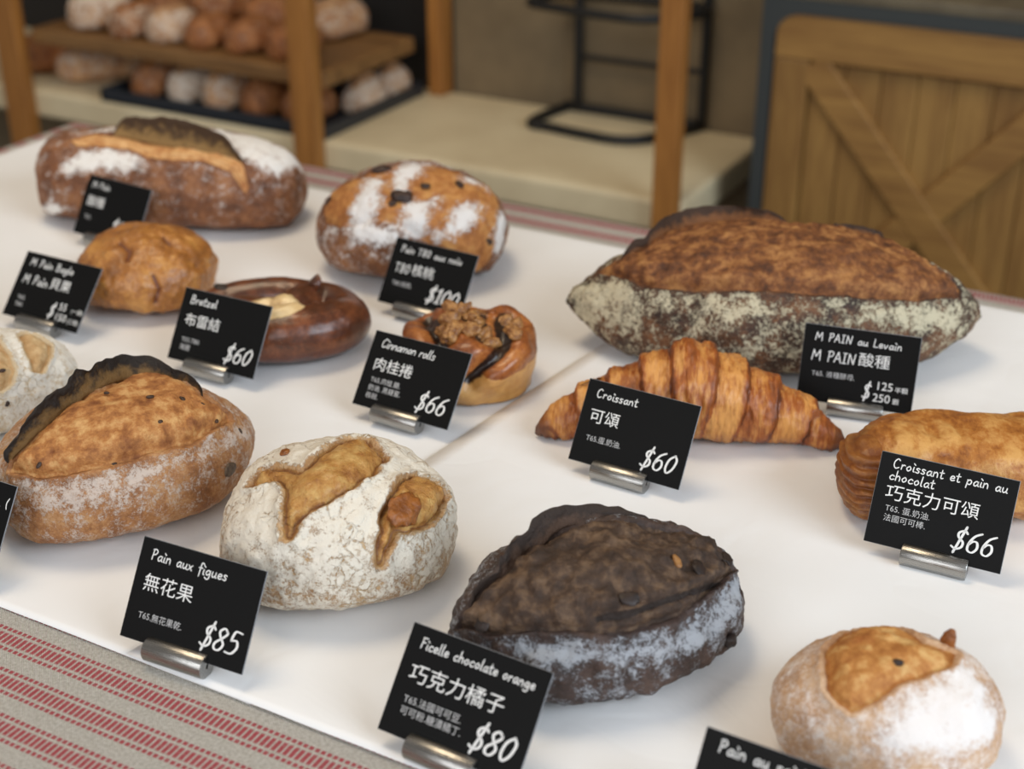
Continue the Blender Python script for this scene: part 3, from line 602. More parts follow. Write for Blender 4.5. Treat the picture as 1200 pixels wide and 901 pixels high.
r, sp = bread('batard_back', 'white_floured_batard', 'long brown loaf with a tall open ear and white flour, at the far left', 'batard', dict(oh=.002, gd=.001, lip=.0008, f0=.24, fz=.1, f1=1.0, fw=.02, seed=15, lump=.0014, botc=.3))
r.name = 'batard_loaf'
ear(sp, EAR_PALE, r, .0185, .75, 4, .004, .30, .85, rough=.35)
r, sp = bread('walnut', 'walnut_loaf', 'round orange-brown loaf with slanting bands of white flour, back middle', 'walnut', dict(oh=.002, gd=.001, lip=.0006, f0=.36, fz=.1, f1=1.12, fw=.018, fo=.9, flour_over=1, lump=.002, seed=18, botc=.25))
for i, st in enumerate(sp['pts']):
    p, N = surf(sp, st); k = 1.0 if i < 2 else .5
    chunk('walnut', M['raisin'], r, p, N, (.0060 * k, .0048 * k, .0026 * k), i + 3, .35, 3, -.1 if i < 2 else -.2, i)
r, sp = bread('fig', 'fig_loaf', 'rounded loaf under thick white flour with golden slits and a baked fig', 'fig', dict(grow=.0017, oh=.0025, gd=.0026, lip=.0016, f0=.80, fz=.60, fo=1.0, lump=.0018, grain=.0005, seed=21, rag=.0012, botc=.0))
p, N = surf(sp, sp['pts'][0]); chunk('fig_piece', M['figjam'], r, p, N, (.0088, .0066, .0028), 6, .25, 4, .1, .5)
p, N = surf(sp, sp['pts'][1]); chunk('fig_piece', M['figjam'], r, p, N, (.003, .0022, .0012), 8, .25, 3, .2, .5)
r, sp = bread('white', 'floury_loaf', 'pale floury loaf with round golden cuts, cut off by the left edge', 'white', dict(oh=.002, gd=.0016, lip=.0012, f0=.80, fz=.1, lump=.0016, seed=24))
for i, st in enumerate(sp['pts']):
    p, N = surf(sp, st); chunk('seed', M['raisin'], r, p, N, (.0016, .0011, .0008), i, .15, 3, .2, i)
r, sp = bread('front', 'raisin_loaf', 'small round loaf with one golden split and white flour, bottom right corner', 'front', dict(oh=.003, gd=.0014, lip=.001, f0=.48, fz=.1, f1=1.1, fw=.024, lump=.0013, seed=27))
for i, st in enumerate(sp['pts'][:1]):
    p, N = surf(sp, st); chunk('raisin', M['raisin'], r, p, N, (.002, .0015, .001), i, .2, 3, .2)
p, N = surf(sp, sp['pts'][1]); chunk('crust_flake', M['figjam'], r, p, N * .4 + np.array([0, 0, .8]), (.0030, .0014, .0052), 5, .3, 3, .45, .3)
r, sp = bread('bun', 'glazed_bun', 'plain shiny golden-brown bun behind the two-price sign', 'bun', dict(f0=-.5, lump=.0021, lf=48, grain=.0006, seed=30, gw=.0018, gh=.0022), 'bun')
r, sp = bread('roll', 'cinnamon_roll', 'glazed cinnamon roll topped with walnuts and dark filling', 'roll', dict(f0=-.5, lump=.0016, lf=40, grain=.0002, seed=33, gw=.0042, gh=.0060, gb=.0022), 'roll')
# pale wall of the roll below its glazed shoulder
ob = r.children[0]; co = np.array([v.co[:] for v in ob.data.vertices]); zz = co[:, 2]
ob.data.attributes['open'].data.foreach_set('value', np.clip(.5 + (.0185 - zz + .0022 * fbm(co, 60, 2, 3)) / .006, 0, 1).astype(np.float32))
def nut_mesh(seed):
    bm = bmesh.new(); bmesh.ops.create_icosphere(bm, subdivisions=4, radius=1); P = np.array([v.co[:] for v in bm.verts])
    rr = 1 + .28 * fbm(P, 1.3, 2, seed) + .20 * (np.abs(fbm(P, 2.6, 2, seed + 4)) - .35); P = P * rr[:, None] * np.array((.0058, .0043, .0036)); cr = np.exp(-(P[:, 1] / .0006) ** 2); P[:, 2] -= .0010 * cr * (P[:, 2] > 0)
    for v, c in zip(bm.verts, P): v.co = c
    o = from_bm('walnut_piece', bm, M['nut'], None, True); return o
protos = [nut_mesh(k) for k in range(4)]; rnd = random.Random(3)
for i, st in enumerate(sp['pts']):
    o = protos[i] if i < 4 else protos[i % 4].copy()
    if i >= 4: COL.objects.link(o)
    p, N = surf(sp, st, .0018); o.parent = r; o.location = p; o.rotation_euler = (rnd.uniform(-.6, .6), rnd.uniform(-.6, .6), rnd.uniform(0, 6)); s_ = rnd.uniform(.8, 1.2); o.scale = (s_,) * 3

# ---- bretzel: fat front rope folding round to the back, a pale split between
def remeshed(name, parts, voxel, m, parent, smooth_it=4):
    V = []; F = []
    for v, f in parts:
        k = len(V); V += [tuple(q) for q in v]; F += [tuple(i + k for i in ff) for ff in f]
    o = mesh(name, V, F, m); md = o.modifiers.new('r', 'REMESH'); md.mode = 'VOXEL'; md.voxel_size = voxel
    ms = o.modifiers.new('s', 'SMOOTH'); ms.iterations = smooth_it; ms.factor = .6
    dg = bpy.context.evaluated_depsgraph_get(); me = bpy.data.meshes.new_from_object(o.evaluated_get(dg)); old = o.data
    o.modifiers.clear(); o.data = me; bpy.data.meshes.remove(old); me.name = name
    me.polygons.foreach_set('use_smooth', np.full(len(me.polygons), True)); o.parent = parent
    return o
br = prop(empty('bretzel', (-.4855, .600, ZP), math.radians(24)), 'shiny dark brown bretzel with a pale split, behind its sign', 'bread')
def rope(pts, rad, k=6):
    q = catmull([list(p) + [r_] for p, r_ in zip(pts, rad)], k); return tube([p[:3] for p in q], [float(p[3]) for p in q], 18)
parts = [rope([(-.040, .008, .011), (-.030, -.007, .0125), (-.010, -.020, .0145), (.016, -.019, .016), (.034, -.009, .0155), (.043, .006, .014), (.040, .020, .013)], [.011, .0125, .0145, .0160, .0160, .015, .013]),
         rope([(.044, .004, .013), (.036, .022, .014), (.014, .030, .016), (-.010, .031, .017), (-.032, .024, .015), (-.045, .008, .013)], [.013, .014, .013, .012, .012, .012]),
         rope([(.022, .026, .020), (.014, .010, .021), (.010, -.004, .020)], [.010, .011, .010]), rope([(-.034, .006, .012), (-.012, .004, .014), (.03, .006, .012)], [.013, .0145, .013])]
o = remeshed('twisted_dough', parts, .0011, M['bretzel'], br, 6)
co = np.array([v.co[:] for v in o.data.vertices]); N_ = np.zeros(len(co)*3); o.data.vertices.foreach_get('normal', N_); N_ = N_.reshape(-1, 3)
e = ((co[:, 0] - .004) / .020) ** 2 + ((co[:, 1] + .0115) / .0165) ** 2
opn = np.where((e < 3) & (co[:, 2] > .012), np.clip(.5 + (1 - e) * 1.2 + .06 * fbm(co, 220, 2, 3), 0, 1), 0)
co2 = co + N_ * (.0006 * fbm(co, 60, 3, 2) + .0025 * sstep(.5, 1, opn))[:, None]; co2[:, 2] = np.maximum(0, co2[:, 2]); o.data.vertices.foreach_set('co', co2.ravel())
attr(o, 'open', opn); attr(o, 'flour', np.full(len(co), -.5)); attr(o, 'groove', 0 * opn); attr(o, 'char', .5 * sstep(.008, .002, co[:, 2]))
chunk('dough_knob', M['bretzel'], br, np.array([.0235, .020, .0305]), np.array([.3, .2, .9]), (.0036, .0030, .0052), 4, .25, 3, .2)
chunk('dent_shade', M['chip'], br, np.array([-.034, .0225, .0265]), np.array([0, -.2, 1.0]), (.0042, .0032, .0009), 6, .25, 3, .1)  # flat dark blob on the dough, painting the shade of a dent

# ---- croissant
def croissant():
    root = prop(empty('croissant', (-.2345, .6255, ZP), math.radians(23.5)), 'golden-brown layered croissant behind its sixty dollar sign', 'bread')
    ns, nt, L = 260, 150, .0750
    u, t = np.meshgrid(np.linspace(-1, 1, ns), np.linspace(-np.pi, np.pi, nt + 1)[:-1], indexing='ij'); a = np.abs(u)
    R = .0160 * np.maximum(0, 1 - a ** 1.05) + .0092 * np.maximum(0, 1 - a ** 6) ** .5 + .0006
    nz = fbm(np.stack([u * 3, np.cos(t), np.sin(t)], -1), 1.3, 3, 6)
    ph = a * 4.6 + .45 - .24 * np.sin(t) * np.sign(.5) + .10 * nz - .12 * u
    k = np.floor(ph); frc = ph - k; seg = np.where(k >= 1, 1.0, 1.0)
    amp = .0025 * sstep(0, .12, a) * sstep(1.02, .80, a)
    saw = frc - sstep(.90, 1.0, frc) * frc                      # rises outwards then drops at the edge of each layer
    R = R + amp * (saw - .40)
    lay = np.clip(.62 + .30 * np.sin(frc * 3.0) - .75 * sstep(.80, .97, frc) + .25 * (k % 2) - .2, 0, 1)
    ct, st = np.cos(t), np.sin(t)
    x = u * L + .004 * np.sign(u) * a ** 6 * st; y = -R * 1.12 * ct - .020 * a ** 2.2 * .85; zc = R * .78
    z = zc + R * np.where(st > 0, 1.04, .9) * st; z = np.maximum(z, 0)
    b = np.stack([x, y, z], -1); st3 = np.stack([b[..., 0] * 3, b[..., 1], b[..., 2]], -1)
    N = grid_normals(b); h = .0011 * fbm(b, 55, 3, 3) + .0007 * fbm(st3, 150, 3, 8) + .0028 * np.exp(-((u + .06) / .05) ** 2) * np.exp(-((t - 1.6) / .5) ** 2)
    P = b + N * h[..., None]; P[..., 2] = np.maximum(P[..., 2], 0); n = nt
    V = np.concatenate([P.reshape(-1, 3), P[0].mean(0)[None], P[-1].mean(0)[None]]); q = ns * n
    F = [(i * n + j, i * n + (j + 1) % n, (i + 1) * n + (j + 1) % n, (i + 1) * n + j) for i in range(ns - 1) for j in range(n)]
    F += [(q, (j + 1) % n, j) for j in range(n)] + [(q + 1, (ns - 1) * n + j, (ns - 1) * n + (j + 1) % n) for j in range(n)]
    o = mesh('pastry', V, F, M['croissant'], root)
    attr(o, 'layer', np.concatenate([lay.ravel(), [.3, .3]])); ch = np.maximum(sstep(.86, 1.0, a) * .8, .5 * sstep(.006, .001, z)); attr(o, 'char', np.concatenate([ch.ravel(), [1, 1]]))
    # loose flake of crust at the left shoulder
    fl = mesh('crust_flake', [(-.047, -.009, .0270), (-.0575, -.011, .0268), (-.046, -.006, .0288), (-.048, -.003, .0275)], [(0, 1, 2, 3)], M['croissant'], root)
    md = fl.modifiers.new('t', 'SOLIDIFY'); md.thickness = .0006
    attr(fl, 'layer', [.5] * 4); attr(fl, 'char', [.2] * 4)
croissant()

# ---- pain au chocolat
def pain_choc():
    root = prop(empty('chocolate_pastry', (-.0815, .6265, ZP), math.radians(28)), 'rectangular golden puff pastry with a rolled end, cut off by the right edge', 'bread')
    sp = dict(L=.062, W=.0285, H=.040, hb=.40, ex=.52, ew=.36, eh=.9, ec=.75, et=.7)
    ns, nt = 200, 150; s, t = np.meshgrid(np.linspace(.01, np.pi - .01, ns), np.linspace(-np.pi, np.pi, nt + 1)[:-1], indexing='ij')
    b = loaf_base(sp, s, t); N = grid_normals(b); st3 = np.stack([b[..., 0], b[..., 1] * .5, b[..., 2]], -1)
    fl = np.abs(fbm(st3, 70, 3, 5)); h = .0016 * fbm(b, 35, 3, 2) + .0018 * (fl - .3)
    P = b + N * h[..., None]; P[..., 2] = np.maximum(P[..., 2], 0); n = nt
    V = np.concatenate([P.reshape(-1, 3), P[0].mean(0)[None], P[-1].mean(0)[None]]); q = ns * n
    F = [(i * n + j, i * n + (j + 1) % n, (i + 1) * n + (j + 1) % n, (i + 1) * n + j) for i in range(ns - 1) for j in range(n)]
    F += [(q, (j + 1) % n, j) for j in range(n)] + [(q + 1, (ns - 1) * n + j, (ns - 1) * n + (j + 1) % n) for j in range(n)]
    o = mesh('pastry', V, F, M['pastry'], root); lay = np.clip(.55 + .9 * (fl - .35) + .25 * (b[..., 2] / .04 - .7), 0, 1)
    attr(o, 'layer', np.concatenate([lay.ravel(), [.3, .3]])); attr(o, 'char', np.concatenate([(.55 * sstep(-.046, -.061, b[..., 0])).ravel(), [.6, .2]]))
    # the rolled end: stacked thin layers bulging out at the left
    ns, nt = 120, 120; s, t = np.meshgrid(np.linspace(.02, np.pi - .02, ns), np.linspace(-np.pi, np.pi, nt + 1)[:-1], indexing='ij')
    e = np.stack([-np.sin(s) * np.cos(t), np.cos(s), np.sin(s) * np.sin(t)], -1)
    e = spow(e, .8) * np.array([.0135, .0215, .0175]); rid = np.sin(e[..., 2] * 1500 + 2.2 * fbm(e, 70, 2, 4) + e[..., 1] * 60)
    e = e * (1 + .055 * rid + .05 * fbm(e, 90, 2, 6))[..., None]; Pq = e + np.array([-.0600, -.0085, .0176]); Pq[..., 2] = np.maximum(0, Pq[..., 2]); n = nt
    V = np.concatenate([Pq.reshape(-1, 3), Pq[0].mean(0)[None], Pq[-1].mean(0)[None]]); q = ns * n
    F = [(i * n + j, i * n + (j + 1) % n, (i + 1) * n + (j + 1) % n, (i + 1) * n + j) for i in range(ns - 1) for j in range(n)]
    F += [(q, (j + 1) % n, j) for j in range(n)] + [(q + 1, (ns - 1) * n + j, (ns - 1) * n + (j + 1) % n) for j in range(n)]
    o = mesh('rolled_end', V, F, M['pastry'], root); attr(o, 'layer', np.concatenate([(.28 + .16 * rid).ravel(), [.2, .2]])); attr(o, 'char', np.full(len(V), .55))
pain_choc()
# ---------------------------------------------------------------- price signs: black card in a slit aluminium rod, hand-lettered
CW, CH, CT = .0600, .0416, .0007
# pen strokes of the lettering, x-height .5, capitals 1.0; "w|x,y x,y;x,y ..."
PEN = {
'a': ".50|.42,.40 .28,.50 .10,.30 .14,.04 .30,.06 .42,.30;.43,.48 .42,.12 .52,.02", 'b': ".50|.10,1.0 .09,.02;.09,.30 .28,.50 .44,.30 .34,.02 .09,.06", 'c': ".46|.42,.40 .26,.50 .08,.26 .20,.02 .44,.10",
'd': ".52|.42,.40 .26,.50 .09,.26 .20,.02 .42,.22;.44,1.0 .43,.10 .52,.02", 'e': ".46|.10,.24 .38,.30 .34,.47 .18,.47 .08,.22 .20,.02 .43,.10", 'f': ".38|.42,.92 .30,1.0 .19,.82 .17,-.28;.03,.50 .36,.53",
'g': ".52|.42,.40 .26,.50 .09,.28 .20,.04 .42,.24;.44,.48 .43,-.16 .26,-.34 .06,-.22", 'h': ".50|.10,1.0 .08,.0;.08,.28 .26,.50 .40,.36 .41,.0", 'i': ".24|.11,.48 .10,.08 .20,.01;.05,.86 .19,.72",
'l': ".26|.12,1.0 .09,.12 .20,.01", 'm': ".74|.09,.48 .08,.0;.08,.28 .24,.50 .35,.34 .35,.02;.35,.28 .52,.50 .63,.34 .64,.0", 'n': ".50|.09,.48 .08,.0;.08,.28 .26,.50 .39,.36 .42,.0", 'o': ".50|.26,.50 .08,.26 .22,.01 .42,.22 .34,.47 .24,.50",
'p': ".50|.10,.48 .07,-.36;.09,.30 .28,.50 .43,.30 .32,.03 .09,.08", 'r': ".40|.09,.48 .08,.0;.08,.24 .22,.48 .36,.44", 's': ".42|.36,.44 .20,.50 .10,.38 .32,.18 .24,.01 .05,.06", 't': ".38|.18,.86 .17,.10 .28,.01 .36,.06;.02,.56 .36,.60", 'u': ".50|.09,.48 .09,.14 .22,.01 .38,.20;.41,.48 .40,.08 .50,.01",
'v': ".46|.05,.48 .20,.02 .40,.48", 'x': ".46|.06,.48 .40,.01;.40,.50 .05,.01", 'z': ".46|.06,.47 .38,.48 .06,.03 .42,.03", '.': ".20|.08,.02 .11,.03", '(': ".26|.22,1.0 .08,.55 .10,.2 .20,-.1", ',': ".2|.1,.05 .06,-.1",
'B': ".56|.12,1.0 .09,.0;.04,.96 .34,1.0 .42,.80 .30,.58 .12,.54;.12,.54 .42,.48 .46,.20 .30,.0 .04,.02", 'C': ".62|.52,.86 .34,1.0 .12,.70 .10,.28 .28,.0 .54,.14", 'F': ".50|.12,1.0 .09,.0;.06,.98 .48,1.0;.10,.54 .40,.57", 'L': ".48|.12,1.0 .09,.04 .46,.06",
'M': ".84|.08,.0 .16,1.0 .40,.34 .66,1.0 .74,.0", 'P': ".52|.13,1.0 .09,.0;.04,.94 .32,1.0 .46,.80 .34,.54 .11,.48", 'A': ".62|.04,.0 .30,1.0 .56,.0;.14,.34 .46,.36", 'I': ".42|.20,.98 .18,.02;.06,.98 .36,.99;.03,.02 .34,.03", 'N': ".66|.09,.0 .12,1.0 .50,.02 .58,1.0", 'T': ".56|.28,.98 .26,.0;.04,.97 .52,.99",
'0': ".56|.32,1.0 .12,.72 .10,.26 .24,.0 .42,.26 .46,.74 .30,1.0", '1': ".40|.10,.80 .24,1.0 .22,.0;.08,.0 .36,.0", '2': ".54|.10,.80 .26,1.0 .44,.78 .32,.42 .06,.02 .48,.02", '5': ".54|.46,1.0 .18,1.0 .13,.58;.13,.58 .36,.62 .46,.34 .32,.04 .06,.04", '6': ".56|.44,.99 .22,.80 .10,.42 .14,.08 .34,.0 .46,.24 .38,.52 .22,.54 .11,.36",
'8': ".56|.44,.86 .28,1.0 .13,.82 .24,.58 .44,.30 .34,.02 .14,.04 .10,.28 .30,.54 .45,.78 .42,.90", '$': ".54|.46,.84 .32,.96 .14,.82 .18,.60 .40,.40 .42,.14 .24,.0 .04,.10;.34,1.16 .20,-.20", '7': ".5|.06,.98 .46,.98 .20,.0", 'R': ".56|.12,1.0 .09,.0;.04,.94 .34,1.0 .44,.78 .30,.54 .10,.50;.22,.52 .50,.0",
}
def ribbon(P, w, V, F, contrast=0.0):
    P = [np.array(p) for p in P]; n = len(P); k = len(V)
    for i, p in enumerate(P):
        d = P[min(i + 1, n - 1)] - P[max(i - 1, 0)]; d = d / (np.linalg.norm(d) + 1e-9); ww = w * (1 + contrast * (abs(d[1]) - .6)); q = np.array([-d[1], d[0]]) * ww
        V += [p + q, p - q]
    for i in range(n - 1): F.append((k + 2 * i, k + 2 * i + 1, k + 2 * i + 3, k + 2 * i + 2))
    for p in (P[0], P[-1]):
        k = len(V); V += [p + w * .95 * np.array([math.cos(a * math.pi / 4), math.sin(a * math.pi / 4)]) for a in range(8)]; F.append(tuple(range(k, k + 8)))

def pen(text, x, y, cap, wt=.062, track=1.0, slant=.0, contrast=0.0, sx=1.0, wob=.02, seed=0):
    """hand lettering from x, baseline y (metres from the card's lower left) -> V, F, end x"""
    V = []; F = []; rnd = random.Random(seed + len(text))
    for ch in text:
        if ch == ' ': x += .42 * cap * track * sx; continue
        w, s = PEN[ch].split('|'); dy = rnd.uniform(-wob, wob)
        for st in s.split(';'):
            pts = [tuple(map(float, q.split(','))) for q in st.split()]
            straight = ch in 'MANILFTz17x' or (ch in 'BPR' and len(pts) == 2)
            runs = [pts[i:i + 2] for i in range(len(pts) - 1)] if straight else [catmull(pts, 6)]
            for q in runs: ribbon([(x + (p[0] + slant * p[1]) * cap * sx, y + (p[1] + dy) * cap) for p in q], wt * cap, V, F, contrast)
        x += float(w) * cap * track * sx
    return V, F, x

def typed(text, x, y, size, sx=1.0, shear=0.0, space=1.0, bold=0.0):
    """printed text in Blender's built-in font -> V, F"""
    cu = bpy.data.curves.new('t', 'FONT'); cu.body = text; cu.size = size; cu.shear = shear; cu.space_character = space; cu.resolution_u = 3; cu.offset = bold
    o = bpy.data.objects.new('t', cu); COL.objects.link(o); dg = bpy.context.evaluated_depsgraph_get(); me = bpy.data.meshes.new_from_object(o.evaluated_get(dg))
    V = [np.array((x + v.co.x * sx, y + v.co.y)) for v in me.vertices]; F = [tuple(p.vertices) for p in me.polygons]
    bpy.data.objects.remove(o); bpy.data.curves.remove(cu); bpy.data.meshes.remove(me)
    return V, F

def price_sign(x, y, yaw, lean, label, title=(), name='', small=(), price='', two=None, seed=0, script=False, ty=None, ny=.505, sy=.69, clip_x=.475, tcap=.0043, tsx=1.20, py=.848, tx=.0058, px=.0):
    root = prop(empty('price_sign', (x, y, ZP - .001), math.radians(yaw)), label, 'sign', 'black price signs among the breads')
    z0 = .0062; rot = Matrix.Rotation(-math.radians(lean), 4, 'X')       # leans away from the buyer
    card = from_bm('card', box_bm((-CW / 2, -CT / 2, 0), (CW / 2, CT / 2, CH), .0002, 1), [M['card'], M['edge']], root)
    for p in card.data.polygons: p.material_index = 0 if abs(p.normal.y) > .8 else 1
    card.matrix_local = Matrix.Translation((0, 0, z0)) @ rot
    def put(nm, VF, m, par=card):
        V, F = VF[0], VF[1]
        if V: mesh(nm, [(v[0] - CW / 2, -CT / 2 - .00012, v[1]) for v in V], F, m, par, smooth=False)
    def join(*parts):
        V = []; F = []
        for v, f in parts: k = len(V); V += list(v); F += [tuple(i + k for i in ff) for ff in f]
        return V, F
    Y = lambda f: CH * (1 - f)
    ty = ty or [.20, .33]; b = []
    for i, tt in enumerate(title):
        b.append(pen(tt, tx - .0006 * i, Y(ty[i]), tcap, .060 if not script else .054, .94 if script else 1.10, .16 if script else .05, sx=tsx, seed=seed)[:2])
    if b: put('title_lettering', join(*b), M['ink'])
    if name:
        lat = ''.join(c for c in name if ord(c) < 128).strip(); han = ''.join(c for c in name if ord(c) >= 128); x0 = .0050; b = []
        if lat:
            V, F, x1 = pen(lat, x0, Y(ny), .0056, .052, 1.04, .05, sx=1.15, seed=seed); b.append((V, F)); x0 = x1 + .0012
        b.append(typed(han, x0, Y(ny) + .0006, .0078, 1.06, 0, 1.0)); put('name_lettering', join(*b), M['ink'])
    b = [typed(s, .0064, Y(sy + .105 * i), .0036, 1.0) for i, s in enumerate(small)]
    if b: put('ingredients_lettering', join(*b), M['ink_small'])
    if two:
        V, F, x1 = pen('$', .0335, Y(.86), .0078, .05, 1, .12, .3)
        b = [(V, F)]
        for i, (n_, u_) in enumerate(two): b += [typed(n_, .0400 - .0008 * i, Y(.735 + .155 * i), .0062), typed(u_, .0500 - .0004 * i, Y(.735 + .155 * i), .0034)]
        put('price_lettering', join(*b), M['ink'])
    elif price:
        w = sum(float(PEN[c].split('|')[0]) for c in price) * .0090 * .98
        V, F, x1 = pen(price, .0562 + px - w * 1.22 - .0015, Y(py), .0090, .052, 1.0, .16, .45, sx=1.22, seed=seed, wob=0); put('price_lettering', (V, F), M['ink'])
    # rod with a slit, flat underneath
    R = .0051; n = 40; L = .0288; cxr = (clip_x - .5) * CW; la = math.radians(lean); pts = []
    hw = CT / 2 + .00025
    for k in range(n):
        a = 2 * math.pi * k / n; pts.append((R * math.sin(a), max(-R * .86, R * math.cos(a))))
    a0 = math.asin(hw / R); out = []
    for k in range(n + 1):                          # cross-section in the card's frame, slit open at the top
        a = a0 + (2 * math.pi - 2 * a0) * k / n; yy, zz = R * math.sin(a), R * math.cos(a); out.append((yy, zz))
    out += [(-hw, -.0008), (hw, -.0008)]
    V = []; F = []; m = len(out); zc = R * .86
    ca, sa = math.cos(-la), math.sin(-la)
    for xx in (-L / 2, -L / 2 + .0004, L / 2 - .0004, L / 2):
        f = .955 if abs(xx) == L / 2 else 1.0
        for yy, zz in out:
            y2, z2 = yy * ca - zz * sa, yy * sa + zz * ca; V.append((cxr + xx, y2 * f, zc + max(z2 * f, -R * .86)))
    for i in range(3):
        for k in range(m): j = (k + 1) % m; F.append((i * m + k, i * m + j, (i + 1) * m + j, (i + 1) * m + k))
    F.append(tuple(range(m))[::-1]); F.append(tuple(range(3 * m, 4 * m)))
    o = mesh('metal_holder', V, F, M['steel'], root, smooth=True); prop(o, 'brushed metal rod with a slit')
    for p in o.data.polygons:
        if len(p.vertices) > 4: p.use_smooth = False
    md = o.modifiers.new('e', 'EDGE_SPLIT'); md.split_angle = math.radians(35)
    return root

price_sign(-.3373, .3430, 3.2, 33, 'black card reading Pain aux figues, 85 dollars, before the fig loaf', ['Pain aux figues'], '無花果', ['T65.無花果乾.'], '$85', sy=.775, seed=1)
price_sign(-.2137, .3427, -2.0, 40, 'black card reading Ficelle chocolate orange, 80 dollars, before the chocolate loaf', ['Ficelle chocolate orange'], '巧克力橘子', ['T65.法國可可豆.', '可可粉.糖漬橘丁.'], '$80', seed=2, tcap=.0040, tsx=1.08)
price_sign(-.2406, .5559, -1.6, 32, 'black card reading Croissant, 60 dollars, before the croissant', ['Croissant'], '可頌', ['T65.蛋.奶油.'], '$60', seed=3, sy=.72)
price_sign(-.0909, .5557, 2.0, 25, 'black card reading Croissant et pain au chocolat, 66 dollars', ['Croissant et pain au', 'chocolat'], '巧克力可頌', ['T65. 蛋.奶油.', '法國可可棒.'], '$66', seed=4, ty=[.155, .285], ny=.50, sy=.62, tcap=.0043, clip_x=.53)
price_sign(-.1625, .6780, 10.0, 14, 'black card reading au Levain with prices 125 and 250, before the sourdough loaf', ['M PAIN au Levain'], 'M PAIN 酸種', ['T65. 液種酵母.'], '', [('125', '半顆'), ('250', '顆')], seed=5, ny=.46, sy=.66, ty=[.20], clip_x=.52)
price_sign(-.3679, .5537, -1.3, 38, 'black card reading Cinnamon rolls, 66 dollars, before the cinnamon roll', ['Cinnamon rolls'], '肉桂捲', ['T65.肉桂.糖.', '奶油. 黑糖蜜.', '核桃.'], '$66', seed=6, script=True, sy=.66, tcap=.0047)
price_sign(-.4912, .5510, 1.1, 33, 'black card reading Bretzel, 60 dollars, before the bretzel', ['Bretzel'], '布雷結', ['T55.T80.', '海鹽'], '$60', seed=7, sy=.73, tcap=.0047)
price_sign(-.6189, .5497, 0.0, 42, 'black card reading Bagle with prices 55 and 150', ['M Pain Bagle'], 'M Pain 貝果', ['T65.', 'T80.'], '', [('55', '(一個)'), ('150', '(三個)')], seed=8, ny=.47, sy=.72, tcap=.0046)
price_sign(-.4301, .6722, -3.0, 34, 'black card reading T80, 100 dollars, before the walnut loaf', ['Pain T80 aux noix'], 'T80核桃', ['T80.核桃.'], '$100', seed=9, sy=.70, py=.818)
price_sign(-.6788, .6700, -4.5, 31, 'blurred black card before the long brown loaf at the back', ['M Pain'], '酸種', ['T65.'], '$120', seed=10, sy=.72)
price_sign(-.4726, .3436, 2.0, 34, 'black card cut off by the left edge, before the seeded loaf', ['o. ('], '', [], '$80', seed=11, tx=.0500, ty=[.25], px=.0028, py=.80)
price_sign(-.0938, .3410, -1.0, 36, 'black card reading Pain au raisin at the bottom edge', ['Pain au raisin'], '葡萄', [], '$60', seed=12, ty=[.165])

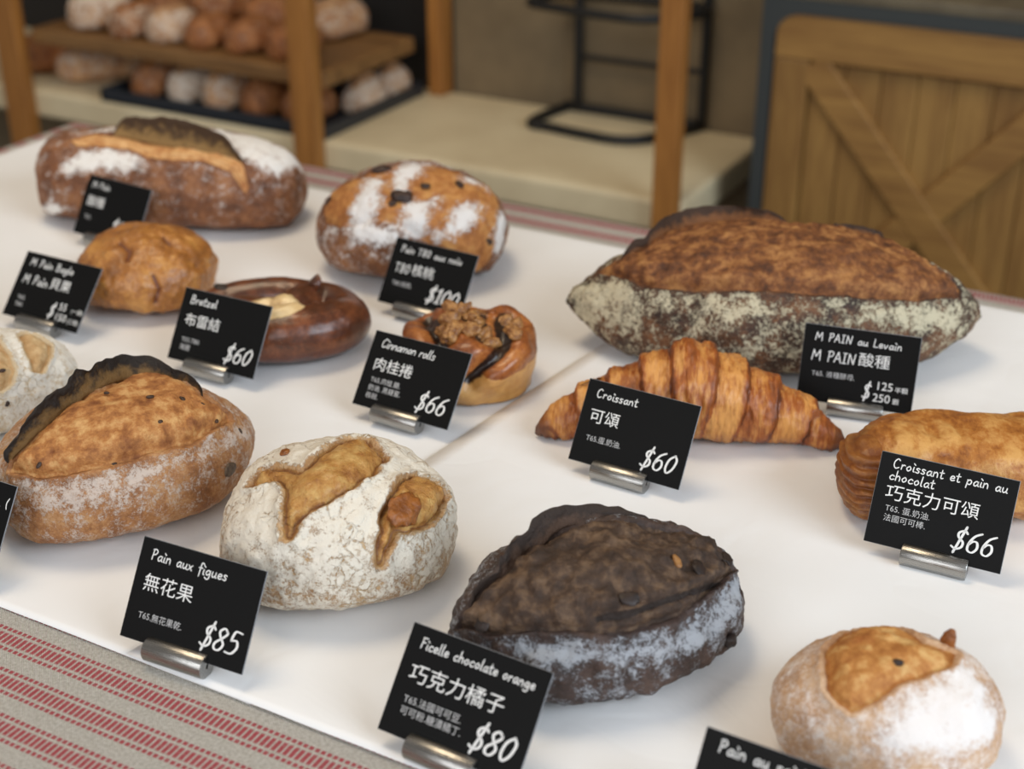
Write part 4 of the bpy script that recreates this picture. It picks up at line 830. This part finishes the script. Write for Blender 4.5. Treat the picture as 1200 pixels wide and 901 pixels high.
# ---------------------------------------------------------------- breads in the shelf unit behind
def shelf_loaf(x, y, z, L, W, H, yaw, mat, label, seed, f0, ew=.8, name='shelf_loaf', group='breads in the shelf unit'):
    sp = dict(L=L, W=W, H=H, ew=ew, seed=seed, f0=f0, fz=.2, lump=.003, lf=26, open=[[(40, 70), (90, 62), (140, 70), (140, 100), (90, 108), (40, 100)]], oh=.003, gd=.002, rag=.001, fo=.7)
    V, F, A = body(sp, 60, 60); o = mesh(name, V, F, M[mat], None, loc=(x, y, z), yaw=math.radians(yaw))
    for nm, a in zip(('open', 'groove', 'flour', 'char'), A): attr(o, nm, a)
    return prop(o, label, 'bread', group)
US = -.1275; LS = SH + .004
for a in [
  (-1.530, 1.565, US, .046, .037, .062, 62, 'shelfloaf', 'pale floured loaf leftmost on the upper shelf behind the table', 41, .62),
  (-1.455, 1.560, US, .040, .031, .046, 70, 'shelfbrown', 'golden loaf second from the left on the upper shelf behind', 42, .50),
  (-1.388, 1.560, US, .040, .031, .048, 75, 'shelfloaf', 'pinkish floured loaf in the middle of the upper shelf behind', 43, .60),
  (-1.322, 1.560, US, .038, .030, .044, 80, 'shelfbrown', 'brown loaf right of the pinkish one on the upper shelf behind', 44, .20),
  (-1.256, 1.565, US, .040, .031, .044, 80, 'shelfbrown', 'dim brown loaf nearest the middle post on the upper shelf behind', 45, .25),
  (-1.190, 1.570, US, .042, .030, .044, 84, 'shelfbrown', 'brown loaf on the upper shelf just behind the middle post', 55, .2),
  (-1.500, 1.690, US, .050, .040, .052, 62, 'shelfbrown', 'dark brown loaf at the back left of the upper shelf', 56, .2),
  (-1.405, 1.690, US, .050, .040, .050, 76, 'shelfbrown', 'dark brown loaf at the back middle of the upper shelf', 57, .3),
  (-1.310, 1.690, US, .050, .040, .050, 80, 'shelfbrown', 'dark brown loaf at the back of the upper shelf near the post', 58, .2),
  (-1.205, 1.690, US, .050, .040, .050, 80, 'shelfloaf', 'dim floury loaf at the back right of the upper shelf', 59, .45),
  (-1.690, 1.60, SH + .001, .070, .034, .056, 62, 'shelfbrown', 'orange-brown long loaf leftmost on the cream lower shelf', 46, .2),
  (-1.564, 1.625, SH + .001, .092, .034, .058, 52, 'shelfloaf', 'long pale loaf on the cream lower shelf left of the tray', 47, .45),
  (-1.440, 1.577, LS, .046, .031, .054, 75, 'shelfbrown', 'orange small loaf at the left end of the dark tray', 48, .3),
  (-1.373, 1.582, LS, .046, .030, .052, 75, 'shelfloaf', 'whitish floured small loaf second from the left on the tray', 49, .8),
  (-1.308, 1.575, LS, .046, .031, .056, 80, 'shelfloaf', 'pinkish floured small loaf in the middle of the tray', 50, .55),
  (-1.242, 1.577, LS, .046, .031, .054, 85, 'shelfbrown', 'orange small loaf on the tray just left of the middle post', 51, .2),
  (-1.177, 1.580, LS, .046, .029, .050, 88, 'shelfbrown', 'brown small loaf on the tray behind the middle post', 52, .25),
  (-1.137, 1.655, LS, .040, .026, .046, 92, 'shelfloaf', 'pale small loaf on the tray right of the middle post', 53, .65),
  (-1.137, 1.728, LS, .034, .026, .046, 92, 'shelfloaf', 'pale small loaf at the back right of the tray', 54, .6)]:
    shelf_loaf(*a)
